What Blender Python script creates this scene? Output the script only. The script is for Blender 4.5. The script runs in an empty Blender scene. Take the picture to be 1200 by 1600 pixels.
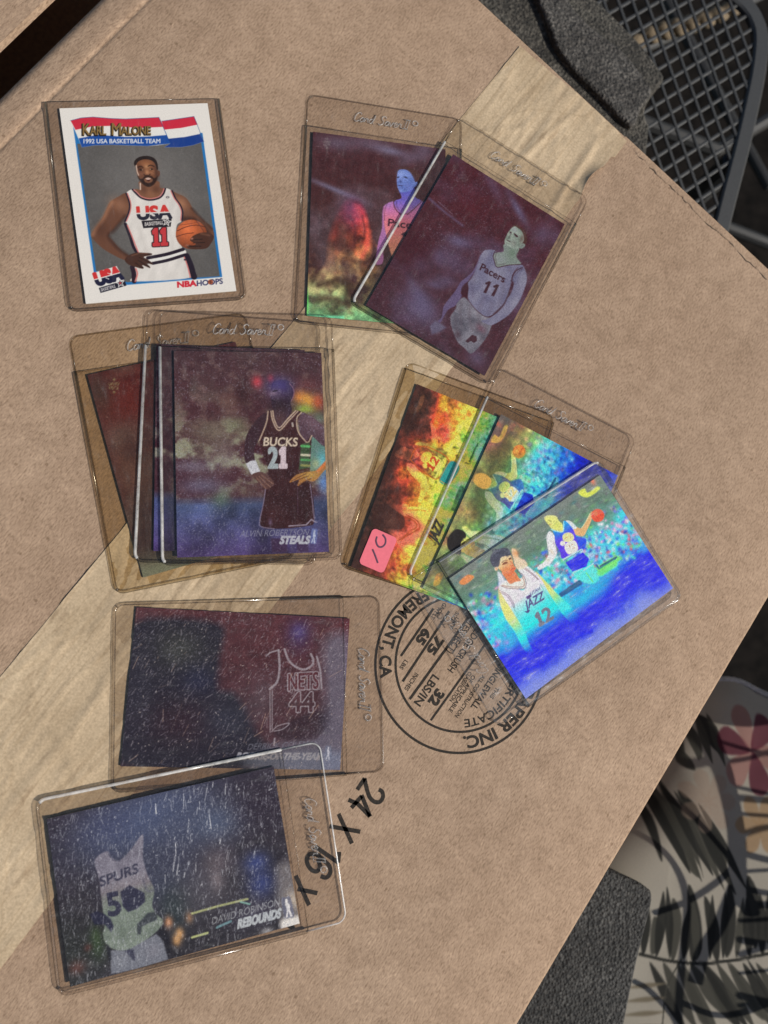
import bpy, math, random
import numpy as np
from mathutils import Matrix, Vector

S = 0.001                                   # everything below is written in millimetres
random.seed(7)
scene = bpy.context.scene
col = scene.collection

# ------------------------------------------------------------------ camera
RX, RY, CAM_H, F_PX = 0.110847, -0.176501, 307.55, 1100.0
cx_, sx_, cy_, sy_ = math.cos(RX), math.sin(RX), math.cos(RY), math.sin(RY)
ROT = np.array([[cy_, 0, sy_], [0, 1, 0], [-sy_, 0, cy_]]) @ np.array([[1, 0, 0], [0, cx_, -sx_], [0, sx_, cx_]])
cam_data = bpy.data.cameras.new('camera')
cam = bpy.data.objects.new('camera', cam_data)
col.objects.link(cam)
m4 = Matrix([[*ROT[0], 0], [*ROT[1], 0], [*ROT[2], CAM_H * S], [0, 0, 0, 1]])
cam.matrix_world = m4
cam_data.sensor_fit = 'VERTICAL'
cam_data.sensor_height = 36.0
cam_data.lens = F_PX * 36.0 / 1600.0
cam_data.clip_start = 0.005
cam_data.clip_end = 200.0
cam_data.dof.use_dof = True
cam_data.dof.focus_distance = 0.318
cam_data.dof.aperture_fstop = 9.0
scene.camera = cam

# ------------------------------------------------------------------ sky and sun
SUN_EL = math.radians(37)
SUN_H = np.array([0.93, -0.37]); SUN_H = SUN_H / np.linalg.norm(SUN_H)
world = bpy.data.worlds.new('World'); scene.world = world; world.use_nodes = True
wn = world.node_tree.nodes; wl = world.node_tree.links
sky = wn.new('ShaderNodeTexSky'); sky.sky_type = 'NISHITA'; sky.sun_disc = False
sky.sun_elevation = SUN_EL
sky.sun_rotation = math.atan2(SUN_H[0], SUN_H[1])
wl.new(sky.outputs[0], wn['Background'].inputs[0])
wn['Background'].inputs[1].default_value = 0.08
sun_data = bpy.data.lights.new('sun', 'SUN')
sun_data.energy = 4.6
sun_data.angle = math.radians(0.5)
sun_data.color = (1.0, 0.95, 0.87)
sun = bpy.data.objects.new('sun', sun_data); col.objects.link(sun)
sdir = Vector((SUN_H[0] * math.cos(SUN_EL), SUN_H[1] * math.cos(SUN_EL), math.sin(SUN_EL)))
sun.rotation_euler = sdir.to_track_quat('Z', 'Y').to_euler()
sun.location = sdir * 2
scene.view_settings.view_transform = 'Standard'
scene.view_settings.look = 'None'
scene.view_settings.exposure = 0.0
scene.view_settings.gamma = 1.0
scene.view_settings.use_curve_mapping = False
scene.render.engine = 'CYCLES'
scene.cycles.transparent_max_bounces = 48
scene.cycles.max_bounces = 8
scene.cycles.caustics_reflective = False
scene.cycles.caustics_refractive = False
scene.cycles.use_denoising = True


# ------------------------------------------------------------------ helpers
def un(p, z=0.0):
    """where a sight line meets the level z (mm)"""
    p = np.atleast_2d(np.asarray(p, float))
    d = np.c_[(p[:, 0] - 600) / F_PX, -(p[:, 1] - 800) / F_PX, -np.ones(len(p))] @ ROT.T
    t = (z - CAM_H) / d[:, 2]
    return (np.array([0, 0, CAM_H]) + t[:, None] * d)[:, :2]


def lin(c):
    c = np.asarray(c, float) / 255.0
    return np.where(c <= 0.04045, c / 12.92, ((c + 0.055) / 1.055) ** 2.4)


def empty(name, loc=(0, 0, 0), rz=0.0, label=None, cat=None, group=None):
    o = bpy.data.objects.new(name, None)
    o.empty_display_size = 0.01
    o.location = (loc[0] * S, loc[1] * S, loc[2] * S); o.rotation_euler = (0, 0, rz)
    col.objects.link(o); tag(o, label, cat, group)
    return o


def tag(o, label=None, cat=None, group=None, kind=None):
    if label: o['label'] = label
    if cat: o['category'] = cat
    if group: o['group'] = group
    if kind: o['kind'] = kind
    return o


def mesh(name, verts, faces, mat, parent=None, smooth=False):
    me = bpy.data.meshes.new(name)
    v = np.asarray(verts, float) * S
    me.from_pydata(v.tolist(), [], [list(f) for f in faces])
    me.update()
    if smooth: me.polygons.foreach_set('use_smooth', [True] * len(me.polygons))
    me.materials.append(mat)
    o = bpy.data.objects.new(name, me); col.objects.link(o)
    if parent is not None: o.parent = parent
    return o


def grid_mesh(name, P, mat, parent=None, colors=None, smooth=True):
    """P: (ny,nx,3) points in mm, rows run downwards"""
    ny, nx = P.shape[:2]
    me = bpy.data.meshes.new(name)
    me.vertices.add(nx * ny)
    me.vertices.foreach_set('co', (P * S).astype(np.float32).ravel())
    idx = np.arange(nx * ny).reshape(ny, nx)
    q = np.stack([idx[1:, :-1], idx[1:, 1:], idx[:-1, 1:], idx[:-1, :-1]], -1).reshape(-1, 4)
    me.loops.add(q.size); me.loops.foreach_set('vertex_index', q.ravel().astype(np.int32))
    me.polygons.add(len(q)); me.polygons.foreach_set('loop_start', (np.arange(len(q)) * 4).astype(np.int32))
    me.update(calc_edges=True)
    if smooth: me.polygons.foreach_set('use_smooth', np.ones(len(q), bool))
    if colors is not None:
        a = me.color_attributes.new('print', 'FLOAT_COLOR', 'POINT')
        c = np.ones((ny * nx, 4), np.float32)
        c[:, :3] = np.clip(lin(colors.reshape(-1, 3)) * PRINT_GAIN, 0.004, 0.9)
        a.data.foreach_set('color', c.ravel())
    me.materials.append(mat)
    o = bpy.data.objects.new(name, me); col.objects.link(o)
    if parent is not None: o.parent = parent
    return o


PRINT_GAIN = 1.12


def tube(path, r, n=6, closed=False, flat=1.0):
    """verts, faces of a tube along path (mm); flat squeezes it in z"""
    path = np.asarray(path, float); m = len(path)
    V, Fc = [], []
    for i in range(m):
        if closed: d = path[(i + 1) % m] - path[i - 1]
        else: d = path[min(i + 1, m - 1)] - path[max(i - 1, 0)]
        d = d / (np.linalg.norm(d) + 1e-9)
        up = np.array([0, 0, 1.0]) if abs(d[2]) < 0.9 else np.array([1.0, 0, 0])
        s = np.cross(d, up); s /= np.linalg.norm(s); u = np.cross(s, d)
        rr = r[i] if hasattr(r, '__len__') else r
        for k in range(n):
            a = 2 * math.pi * k / n
            V.append(path[i] + s * math.cos(a) * rr + u * math.sin(a) * rr * flat)
    for i in range(m if closed else m - 1):
        j = (i + 1) % m
        for k in range(n):
            k2 = (k + 1) % n
            Fc.append((i * n + k, i * n + k2, j * n + k2, j * n + k))
    if not closed:
        Fc.append(tuple(range(n))[::-1]); Fc.append(tuple((m - 1) * n + k for k in range(n)))
    return V, Fc


def merge(lst):
    V, Fc = [], []
    for v, f in lst:
        b = len(V); V += [tuple(x) for x in v]; Fc += [tuple(i + b for i in q) for q in f]
    return V, Fc


def prism(poly, z0, z1, bev=0.0):
    """closed slab over a polygon (counter-clockwise) with an optional small top bevel"""
    poly = np.asarray(poly, float); n = len(poly)
    rings = [np.c_[poly, np.full(n, z0)]]
    if bev:
        nx = np.roll(poly, -1, 0) - np.roll(poly, 1, 0)
        nrm = np.c_[nx[:, 1], -nx[:, 0]]; nrm /= np.linalg.norm(nrm, axis=1)[:, None]
        rings += [np.c_[poly, np.full(n, z1 - bev)], np.c_[poly - nrm * bev * .4, np.full(n, z1 - bev * .35)], np.c_[poly - nrm * bev, np.full(n, z1)]]
    else:
        rings += [np.c_[poly, np.full(n, z1)]]
    V = np.concatenate(rings); Fc = []
    for k in range(len(rings) - 1):
        for i in range(n):
            j = (i + 1) % n
            Fc.append((k * n + i, k * n + j, (k + 1) * n + j, (k + 1) * n + i))
    Fc.append(tuple(range(n))[::-1]); Fc.append(tuple((len(rings) - 1) * n + i for i in range(n)))
    return V, Fc


def rrect(w, h, r, seg=5, r_top=None):
    pts = []
    rt = r if r_top is None else r_top
    for (x, y, a, rr) in ((w / 2, h / 2, 0, rt), (-w / 2, h / 2, 90, rt), (-w / 2, -h / 2, 180, r), (w / 2, -h / 2, 270, r)):
        for k in range(seg + 1):
            t = math.radians(a + 90 * k / seg)
            pts.append((x - math.copysign(rr, x) + rr * math.cos(t), y - math.copysign(rr, y) + rr * math.sin(t)))
    return np.array(pts)


_ng = {}


def vnoise(X, Y, scale, seed, octv=3):
    out = 0; amp = 1; tot = 0
    for o in range(octv):
        k = seed * 17 + o
        if k not in _ng: _ng[k] = np.random.RandomState(k).rand(64, 64)
        g = _ng[k]; x = X / scale + 1000; y = Y / scale + 1000
        i = np.floor(x).astype(int); j = np.floor(y).astype(int); fx = x - i; fy = y - j
        fx = fx * fx * (3 - 2 * fx); fy = fy * fy * (3 - 2 * fy); i %= 64; j %= 64; i2 = (i + 1) % 64; j2 = (j + 1) % 64
        out = out + amp * (g[i, j] * (1 - fx) * (1 - fy) + g[i2, j] * fx * (1 - fy) + g[i, j2] * (1 - fx) * fy + g[i2, j2] * fx * fy)
        tot += amp; amp *= .5; scale *= .5
    return out / tot


# ------------------------------------------------------------------ materials
def new_mat(name):
    m = bpy.data.materials.new(name); m.use_nodes = True
    nt = m.node_tree; return m, nt.nodes, nt.links, nt.nodes['Principled BSDF']


def node(N, t, **kw):
    n = N.new(t)
    for k, v in kw.items():
        if k in n.inputs.keys(): n.inputs[k].default_value = v
        else: setattr(n, k, v)
    return n


def ramp(N, stops, interp='LINEAR'):
    r = N.new('ShaderNodeValToRGB'); r.color_ramp.interpolation = interp
    e = r.color_ramp.elements
    while len(e) < len(stops): e.new(0.5)
    for i, (p, c) in enumerate(stops):
        e[i].position = p; e[i].color = (*c, 1) if len(c) == 3 else c
    return r


def noise_col(N, L, vec, scale, stops, detail=4, rough=.6):
    t = node(N, 'ShaderNodeTexNoise', Scale=scale, Detail=detail, Roughness=rough)
    L.new(vec, t.inputs['Vector']); r = ramp(N, stops); L.new(t.outputs[0], r.inputs[0]); return r.outputs[0], t.outputs[0]


def mul(N, L, a, b, fac=1.0, mode='MULTIPLY'):
    m = N.new('ShaderNodeMix'); m.data_type = 'RGBA'; m.blend_type = mode; m.inputs[0].default_value = fac
    L.new(a, m.inputs[6]); L.new(b, m.inputs[7]); return m.outputs[2]


def simple(name, c, rough=.6, metal=0.0, spec=.5, var=.25, scale=400, bump=.0):
    m, N, L, b = new_mat(name)
    tc = N.new('ShaderNodeTexCoord')
    v, h = noise_col(N, L, tc.outputs['Object'], scale, [(.3, [x * (1 - var) for x in c]), (.7, [min(1, x * (1 + var)) for x in c])])
    L.new(v, b.inputs['Base Color']); b.inputs['Roughness'].default_value = rough; b.inputs['Metallic'].default_value = metal
    b.inputs['Specular IOR Level'].default_value = spec
    if bump:
        bp = node(N, 'ShaderNodeBump', Strength=bump, Distance=.0005); L.new(h, bp.inputs['Height']); L.new(bp.outputs[0], b.inputs['Normal'])
    return m


def cardboard_mat():
    m, N, L, b = new_mat('kraft_cardboard')
    tc = N.new('ShaderNodeTexCoord'); V = tc.outputs['Object']
    base, _ = noise_col(N, L, V, 14, [(.25, (.330, .226, .152)), (.75, (.402, .283, .194))], 3)
    mid, _ = noise_col(N, L, V, 110, [(.3, (.82, .80, .78)), (.7, (1.12, 1.12, 1.12))], 5, .7)
    c = mul(N, L, base, mid)
    mp = node(N, 'ShaderNodeMapping'); mp.inputs['Scale'].default_value = (500, 1500, 900); L.new(V, mp.inputs[0])
    t = node(N, 'ShaderNodeTexNoise', Scale=1.0, Detail=3.0, Roughness=.7); L.new(mp.outputs[0], t.inputs['Vector'])
    r = ramp(N, [(.30, (.58, .55, .52)), (.5, (1, 1, 1)), (.72, (1.34, 1.34, 1.32))]); L.new(t.outputs[0], r.inputs[0])
    c = mul(N, L, c, r.outputs[0], .9)
    # dark and pale fibres
    vo = node(N, 'ShaderNodeTexVoronoi', Scale=95.0, feature='F1'); L.new(V, vo.inputs['Vector'])
    r2 = ramp(N, [(.0, (.35, .3, .25)), (.055, (.55, .5, .45)), (.085, (1, 1, 1))]); L.new(vo.outputs['Distance'], r2.inputs[0])
    c = mul(N, L, c, r2.outputs[0], .55)
    mp2 = node(N, 'ShaderNodeMapping'); mp2.inputs['Rotation'].default_value = (0, 0, .9); mp2.inputs['Scale'].default_value = (90, 260, 150); L.new(V, mp2.inputs[0])
    vo2 = node(N, 'ShaderNodeTexVoronoi', Scale=1.0); L.new(mp2.outputs[0], vo2.inputs['Vector'])
    r3 = ramp(N, [(.0, (1.5, 1.5, 1.5)), (.05, (1.3, 1.3, 1.3)), (.08, (1, 1, 1))]); L.new(vo2.outputs['Distance'], r3.inputs[0])
    c = mul(N, L, c, r3.outputs[0], .7)
    L.new(c, b.inputs['Base Color']); b.inputs['Roughness'].default_value = .85; b.inputs['Specular IOR Level'].default_value = .15
    bp = node(N, 'ShaderNodeBump', Strength=.5, Distance=.00022); L.new(t.outputs[0], bp.inputs['Height'])
    t5 = node(N, 'ShaderNodeTexNoise', Scale=22.0, Detail=2.0); L.new(V, t5.inputs['Vector'])
    bp2 = node(N, 'ShaderNodeBump', Strength=.35, Distance=.002); L.new(t5.outputs[0], bp2.inputs['Height']); L.new(bp.outputs[0], bp2.inputs['Normal'])
    L.new(bp2.outputs[0], b.inputs['Normal'])
    return m


def tape_mat():
    m, N, L, b = new_mat('gummed_paper_tape')
    tc = N.new('ShaderNodeTexCoord'); V = tc.outputs['Object']
    base, _ = noise_col(N, L, V, 26, [(.28, (.43, .32, .20)), (.72, (.56, .43, .28))], 4)
    mp = node(N, 'ShaderNodeMapping'); mp.inputs['Scale'].default_value = (26, 110, 60); L.new(V, mp.inputs[0])
    t = node(N, 'ShaderNodeTexNoise', Scale=1.0, Detail=5.0, Roughness=.65); L.new(mp.outputs[0], t.inputs['Vector'])
    r = ramp(N, [(.26, (.82, .79, .75)), (.45, (1, 1, 1)), (.75, (1.06, 1.06, 1.06))]); L.new(t.outputs[0], r.inputs[0])
    c = mul(N, L, base, r.outputs[0], .85)
    mp3 = node(N, 'ShaderNodeMapping'); mp3.inputs['Scale'].default_value = (30, 120, 60); mp3.inputs['Location'].default_value = (3, 7, 1); L.new(V, mp3.inputs[0])
    t3 = node(N, 'ShaderNodeTexNoise', Scale=1.0, Detail=3.0, Roughness=.7); L.new(mp3.outputs[0], t3.inputs['Vector'])
    r3 = ramp(N, [(.60, (1, 1, 1)), (.70, (.60, .56, .53))]); L.new(t3.outputs[0], r3.inputs[0])
    c = mul(N, L, c, r3.outputs[0], .8)
    for sc_, rz_, wd_, st in (((3, 46, 40), .06, .010, .42), ((2.5, 85, 40), -.03, .012, .40), ((18, 26, 40), .8, .006, .35)):
        mpl = node(N, 'ShaderNodeMapping'); mpl.inputs['Scale'].default_value = sc_; mpl.inputs['Rotation'].default_value = (0, 0, rz_); L.new(V, mpl.inputs[0])
        tl = node(N, 'ShaderNodeTexNoise', Scale=1.0, Detail=2.0, Roughness=.5); L.new(mpl.outputs[0], tl.inputs['Vector'])
        rl = ramp(N, [(.5 - wd_ * 1.6, (1, 1, 1)), (.5 - wd_ * .3, (.70, .66, .60)), (.5 + wd_ * .3, (.82, .78, .74)), (.5 + wd_ * 1.4, (1.06, 1.06, 1.05)), (.5 + wd_ * 3, (1, 1, 1))]); L.new(tl.outputs[0], rl.inputs[0])
        c = mul(N, L, c, rl.outputs[0], st)
    f, h = noise_col(N, L, V, 1000, [(.3, (.80, .79, .78)), (.7, (1.15, 1.15, 1.15))], 3)
    c = mul(N, L, c, f)
    L.new(c, b.inputs['Base Color']); b.inputs['Roughness'].default_value = .6; b.inputs['Specular IOR Level'].default_value = .3
    bp = node(N, 'ShaderNodeBump', Strength=.3, Distance=.0006); L.new(t.outputs[0], bp.inputs['Height'])
    L.new(bp.outputs[0], b.inputs['Normal'])
    return m


def print_mat(name, rough, foil=False):
    m, N, L, b = new_mat(name)
    a = node(N, 'ShaderNodeAttribute', attribute_name='print')
    tc = N.new('ShaderNodeTexCoord'); V = tc.outputs['Object']
    c = a.outputs['Color']
    if foil:
        f, h = noise_col(N, L, V, 1700, [(.3, (.72, .72, .74)), (.7, (1.3, 1.3, 1.28))], 2)
        c = mul(N, L, c, f)
        mp = node(N, 'ShaderNodeMapping'); mp.inputs['Scale'].default_value = (60, 60, 60); L.new(V, mp.inputs[0])
        t = node(N, 'ShaderNodeTexNoise', Scale=1.0, Detail=6.0, Roughness=.75); L.new(mp.outputs[0], t.inputs['Vector'])
        r = ramp(N, [(.35, (.18, .18, .18)), (.7, (.5, .5, .5))]); L.new(t.outputs[0], r.inputs[0]); L.new(r.outputs[0], b.inputs['Roughness'])
        b.inputs['Specular IOR Level'].default_value = .14
        bp = node(N, 'ShaderNodeBump', Strength=.12, Distance=.0006); L.new(t.outputs[0], bp.inputs['Height']); L.new(bp.outputs[0], b.inputs['Normal'])
    else:
        f, h = noise_col(N, L, V, 2200, [(.3, (.93, .93, .93)), (.7, (1.05, 1.05, 1.05))], 1)
        c = mul(N, L, c, f)
        b.inputs['Roughness'].default_value = rough
        b.inputs['Specular IOR Level'].default_value = .2 if rough < .5 else .04
    L.new(c, b.inputs['Base Color'])
    return m


def plastic_mat(name, tint, haze=.02, gloss_rough=.05, edge=False, white=0.0):
    """clear vinyl: lets light straight through with a tint, mirrors by Fresnel, scuffed a little"""
    m, N, L, b = new_mat(name)
    N.remove(b); out = N['Material Output']
    tc = N.new('ShaderNodeTexCoord'); V = tc.outputs['Object']
    tr = N.new('ShaderNodeBsdfTransparent')
    gl = N.new('ShaderNodeBsdfGlossy'); gl.inputs['Roughness'].default_value = gloss_rough
    fr = node(N, 'ShaderNodeLayerWeight', Blend=.5)
    pw = node(N, 'ShaderNodeMath', operation='POWER'); pw.inputs[1].default_value = 5.0; L.new(fr.outputs['Facing'], pw.inputs[0])
    sch = node(N, 'ShaderNodeMath', operation='MULTIPLY_ADD'); sch.inputs[1].default_value = .93; sch.inputs[2].default_value = .035; L.new(pw.outputs[0], sch.inputs[0])
    t = node(N, 'ShaderNodeTexNoise', Scale=30.0, Detail=2.0); L.new(V, t.inputs['Vector'])
    bp = node(N, 'ShaderNodeBump', Strength=.25, Distance=.002); L.new(t.outputs[0], bp.inputs['Height'])
    L.new(bp.outputs[0], gl.inputs['Normal']); L.new(bp.outputs[0], fr.inputs['Normal'])
    if edge:
        lw = node(N, 'ShaderNodeLayerWeight', Blend=.35)
        r = ramp(N, [(.0, [min(1, x * 1.04) for x in tint]), (.3, [x * .9 for x in tint]), (.55, [x * .45 for x in tint]), (.8, [x * .14 for x in tint])])
        L.new(lw.outputs['Facing'], r.inputs[0]); L.new(r.outputs[0], tr.inputs[0])
    else:
        tr.inputs[0].default_value = (*tint, 1)
    mx = N.new('ShaderNodeMixShader'); L.new(sch.outputs[0], mx.inputs[0]); L.new(tr.outputs[0], mx.inputs[1]); L.new(gl.outputs[0], mx.inputs[2])
    df = N.new('ShaderNodeBsdfDiffuse'); df.inputs[0].default_value = (.8, .8, .78, 1)
    mp = node(N, 'ShaderNodeMapping'); mp.inputs['Scale'].default_value = (420, 110, 60); mp.inputs['Rotation'].default_value = (0, 0, .5); L.new(V, mp.inputs[0])
    t2 = node(N, 'ShaderNodeTexNoise', Scale=1.0, Detail=4.0, Roughness=.7); L.new(mp.outputs[0], t2.inputs['Vector'])
    r2 = ramp(N, [(.45, (haze * .3,) * 3), (.62, (haze,) * 3), (.78, (min(.6, haze * 7),) * 3)]); L.new(t2.outputs[0], r2.inputs[0])
    mx2 = N.new('ShaderNodeMixShader'); L.new(r2.outputs[0], mx2.inputs[0]); L.new(mx.outputs[0], mx2.inputs[1]); L.new(df.outputs[0], mx2.inputs[2])
    last = mx2.outputs[0]
    if white:
        t3 = node(N, 'ShaderNodeTexNoise', Scale=160.0, Detail=3.0, Roughness=.7); L.new(V, t3.inputs['Vector'])
        r3 = ramp(N, [(.3, (white * .35,) * 3), (.65, (white,) * 3)]); L.new(t3.outputs[0], r3.inputs[0])
        d2 = N.new('ShaderNodeBsdfDiffuse'); d2.inputs[0].default_value = (.95, .94, .92, 1)
        mx3 = N.new('ShaderNodeMixShader'); L.new(r3.outputs[0], mx3.inputs[0]); L.new(last, mx3.inputs[1]); L.new(d2.outputs[0], mx3.inputs[2]); last = mx3.outputs[0]
    L.new(last, out.inputs[0])
    return m


def ink_mat():
    m, N, L, b = new_mat('black_flexo_ink')
    tc = N.new('ShaderNodeTexCoord')
    v, h = noise_col(N, L, tc.outputs['Object'], 900, [(.3, (.018, .015, .012)), (.62, (.035, .028, .022)), (.8, (.12, .085, .06))], 3)
    L.new(v, b.inputs['Base Color']); b.inputs['Roughness'].default_value = .8; b.inputs['Specular IOR Level'].default_value = .2
    return m


def speckle_mat(name, lo, hi, scale=700):
    m, N, L, b = new_mat(name)
    tc = N.new('ShaderNodeTexCoord'); V = tc.outputs['Object']
    vg = node(N, 'ShaderNodeTexVoronoi', Scale=scale * .95); L.new(V, vg.inputs['Vector']); sg_ = N.new('ShaderNodeSeparateColor'); L.new(vg.outputs['Color'], sg_.inputs[0])
    rg_ = ramp(N, [(.1, lo), (.6, [(a * .6 + c * .4) for a, c in zip(lo, hi)]), (.95, hi)]); L.new(sg_.outputs[0], rg_.inputs[0]); v = rg_.outputs[0]
    w, _ = noise_col(N, L, V, 40, [(.35, (.6, .58, .55)), (.65, (1.15, 1.15, 1.12))], 3)
    L.new(mul(N, L, v, w), b.inputs['Base Color']); b.inputs['Roughness'].default_value = .85
    vo = node(N, 'ShaderNodeTexVoronoi', Scale=scale * .8); L.new(V, vo.inputs['Vector'])
    bp = node(N, 'ShaderNodeBump', Strength=.9, Distance=.0012); L.new(vo.outputs['Distance'], bp.inputs['Height']); L.new(bp.outputs[0], b.inputs['Normal'])
    return m


M_CARD = cardboard_mat()
M_TAPE = tape_mat()
M_INK = ink_mat()
M_PRINT = print_mat('glossy_card_print', .35)
M_FOIL = print_mat('hologram_foil', .3, True)
M_CLOTH = print_mat('printed_cotton', .9)
M_STOCK = simple('card_stock_edge', (.62, .58, .52), .7)
M_DSTOCK = simple('dark_card_stock_edge', (.22, .19, .18), .7)
M_METAL = simple('dark_grey_powder_coat', (.04, .04, .039), .55, .0, .5, .25, 900, .15)
M_GROUND = simple('dark_ground', (.007, .0055, .0045), .95, 0, .1, .8, 30)  # near-black colour stands in for the shade down here
M_PAD = speckle_mat('speckled_grey_grit', (.026, .024, .022), (.125, .115, .105))
M_PAD2 = speckle_mat('speckled_charcoal_grit', (.008, .008, .008), (.06, .058, .055))
M_LEDGE = speckle_mat('speckled_brown_grit', (.02, .018, .014), (.10, .09, .075))
M_STICK = simple('pink_sticker_paper', (.80, .165, .205), .6, 0, .3, .06, 600)
M_PEN = simple('blue_black_pen', (.10, .035, .07), .6)
M_SUNLIT_STRANDS = simple('tan_lit_strands', (.17, .13, .085), .9, 0, .2, .35, 500)  # tan stands in for mesh strands lit by the sun
CLEAR = (.925, .905, .88); AMBER = (.915, .87, .775)
PLAST = {}
for k, tint, hz in (('clear', CLEAR, .012), ('amber', AMBER, .012), ('scuffed', (.93, .925, .92), .09)):
    PLAST[k] = (plastic_mat(k + '_vinyl_sheet', tint, hz), plastic_mat(k + '_vinyl_rim', tuple(x * .95 for x in tint), hz * .5, .12, True))
M_BRIGHT = plastic_mat('painted_glint_vinyl_edge', (.95, .94, .92), .02, .15, True, .5)  # rim highlight painted in as white diffuse, not wear
M_EMB = plastic_mat('embossed_vinyl', (.95, .93, .91), .03, .22, True, .17)  # some white mixed in for the lettering's highlights


# ------------------------------------------------------------------ lettering
def text_eval(s, fill, bold=0.0):
    cu = bpy.data.curves.new('t', 'FONT'); cu.body = s; cu.resolution_u = 4; cu.offset = bold
    cu.fill_mode = 'FRONT' if fill else 'NONE'
    o = bpy.data.objects.new('t', cu); col.objects.link(o)
    dg = bpy.context.evaluated_depsgraph_get()
    ev = o.evaluated_get(dg); me = ev.to_mesh()
    V = np.array([v.co[:2] for v in me.vertices]); E = [tuple(e.vertices) for e in me.edges]; Fc = [tuple(p.vertices) for p in me.polygons]
    ev.to_mesh_clear(); bpy.data.objects.remove(o); bpy.data.curves.remove(cu)
    return V, E, Fc


_tc = {}
ONE = np.array([(.05, 0), (.95, 0), (.95, .14), (.70, .14), (.70, 1), (.36, 1), (0, .84), (.08, .68), (.30, .76), (.30, .14), (.05, .14)])
CAP = float(text_eval('H', False)[0][:, 1].max())


def text_loops(s):
    if s in _tc: return _tc[s]
    if s in ('1', '11', '12', '21'):
        if s == '1': out = [ONE]
        else:
            out = []
            for i, ch in enumerate(s):
                x0, w = ((0, .36), (.46, .54))[i] if s == '12' else ((0, .56), (.68, .32))[i] if s == '21' else ((0, .46), (.54, .46))[i]
                for l in text_loops(ch): out.append(np.c_[x0 + l[:, 0] * w, l[:, 1]])
        _tc[s] = out
        return out
    V, E, _ = text_eval(s, False)
    nb = {}
    for a, b in E: nb.setdefault(a, []).append(b); nb.setdefault(b, []).append(a)
    seen = set(); loops = []
    for st in nb:
        if st in seen: continue
        lp = [st]; seen.add(st); cur = st
        while True:
            nx = [q for q in nb[cur] if q not in seen]
            if not nx: break
            cur = nx[0]; seen.add(cur); lp.append(cur)
        if len(lp) > 2: loops.append(V[lp])
    al = np.concatenate(loops); x0, x1 = al[:, 0].min(), al[:, 0].max()
    H = CAP
    out = [np.c_[(l[:, 0] - x0) / (x1 - x0), l[:, 1] / H] for l in loops]
    _tc[s] = out
    return out


_tf = {}


def text_fill(s, bold=0.012):
    """filled glyphs: x from 0, cap height 1"""
    if (s, bold) not in _tf:
        V, _, Fc = text_eval(s, True, bold)
        V = V.copy(); V[:, 0] -= V[:, 0].min(); V /= CAP; _tf[(s, bold)] = (V, Fc)
    return _tf[(s, bold)]


# ------------------------------------------------------------------ painting of flat print
def smooth_closed(p, k=4):
    p = np.asarray(p, float); n = len(p); out = []
    for i in range(n):
        a, b, c, d = p[i - 1], p[i], p[(i + 1) % n], p[(i + 2) % n]
        for t in np.arange(k) / k:
            out.append(.5 * ((2 * b) + (-a + c) * t + (2 * a - 5 * b + 4 * c - d) * t * t + (-a + 3 * b - 3 * c + d) * t ** 3))
    return np.array(out)


def smooth_open(p, k=4):
    p = np.asarray(p, float); q = np.vstack([2 * p[0] - p[1], p, 2 * p[-1] - p[-2]]); out = []
    for i in range(1, len(q) - 2):
        a, b, c, d = q[i - 1:i + 3]
        for t in np.arange(k) / k:
            out.append(.5 * ((2 * b) + (-a + c) * t + (2 * a - 5 * b + 4 * c - d) * t * t + (-a + 3 * b - 3 * c + d) * t ** 3))
    out.append(p[-1]); return np.array(out)


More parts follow.
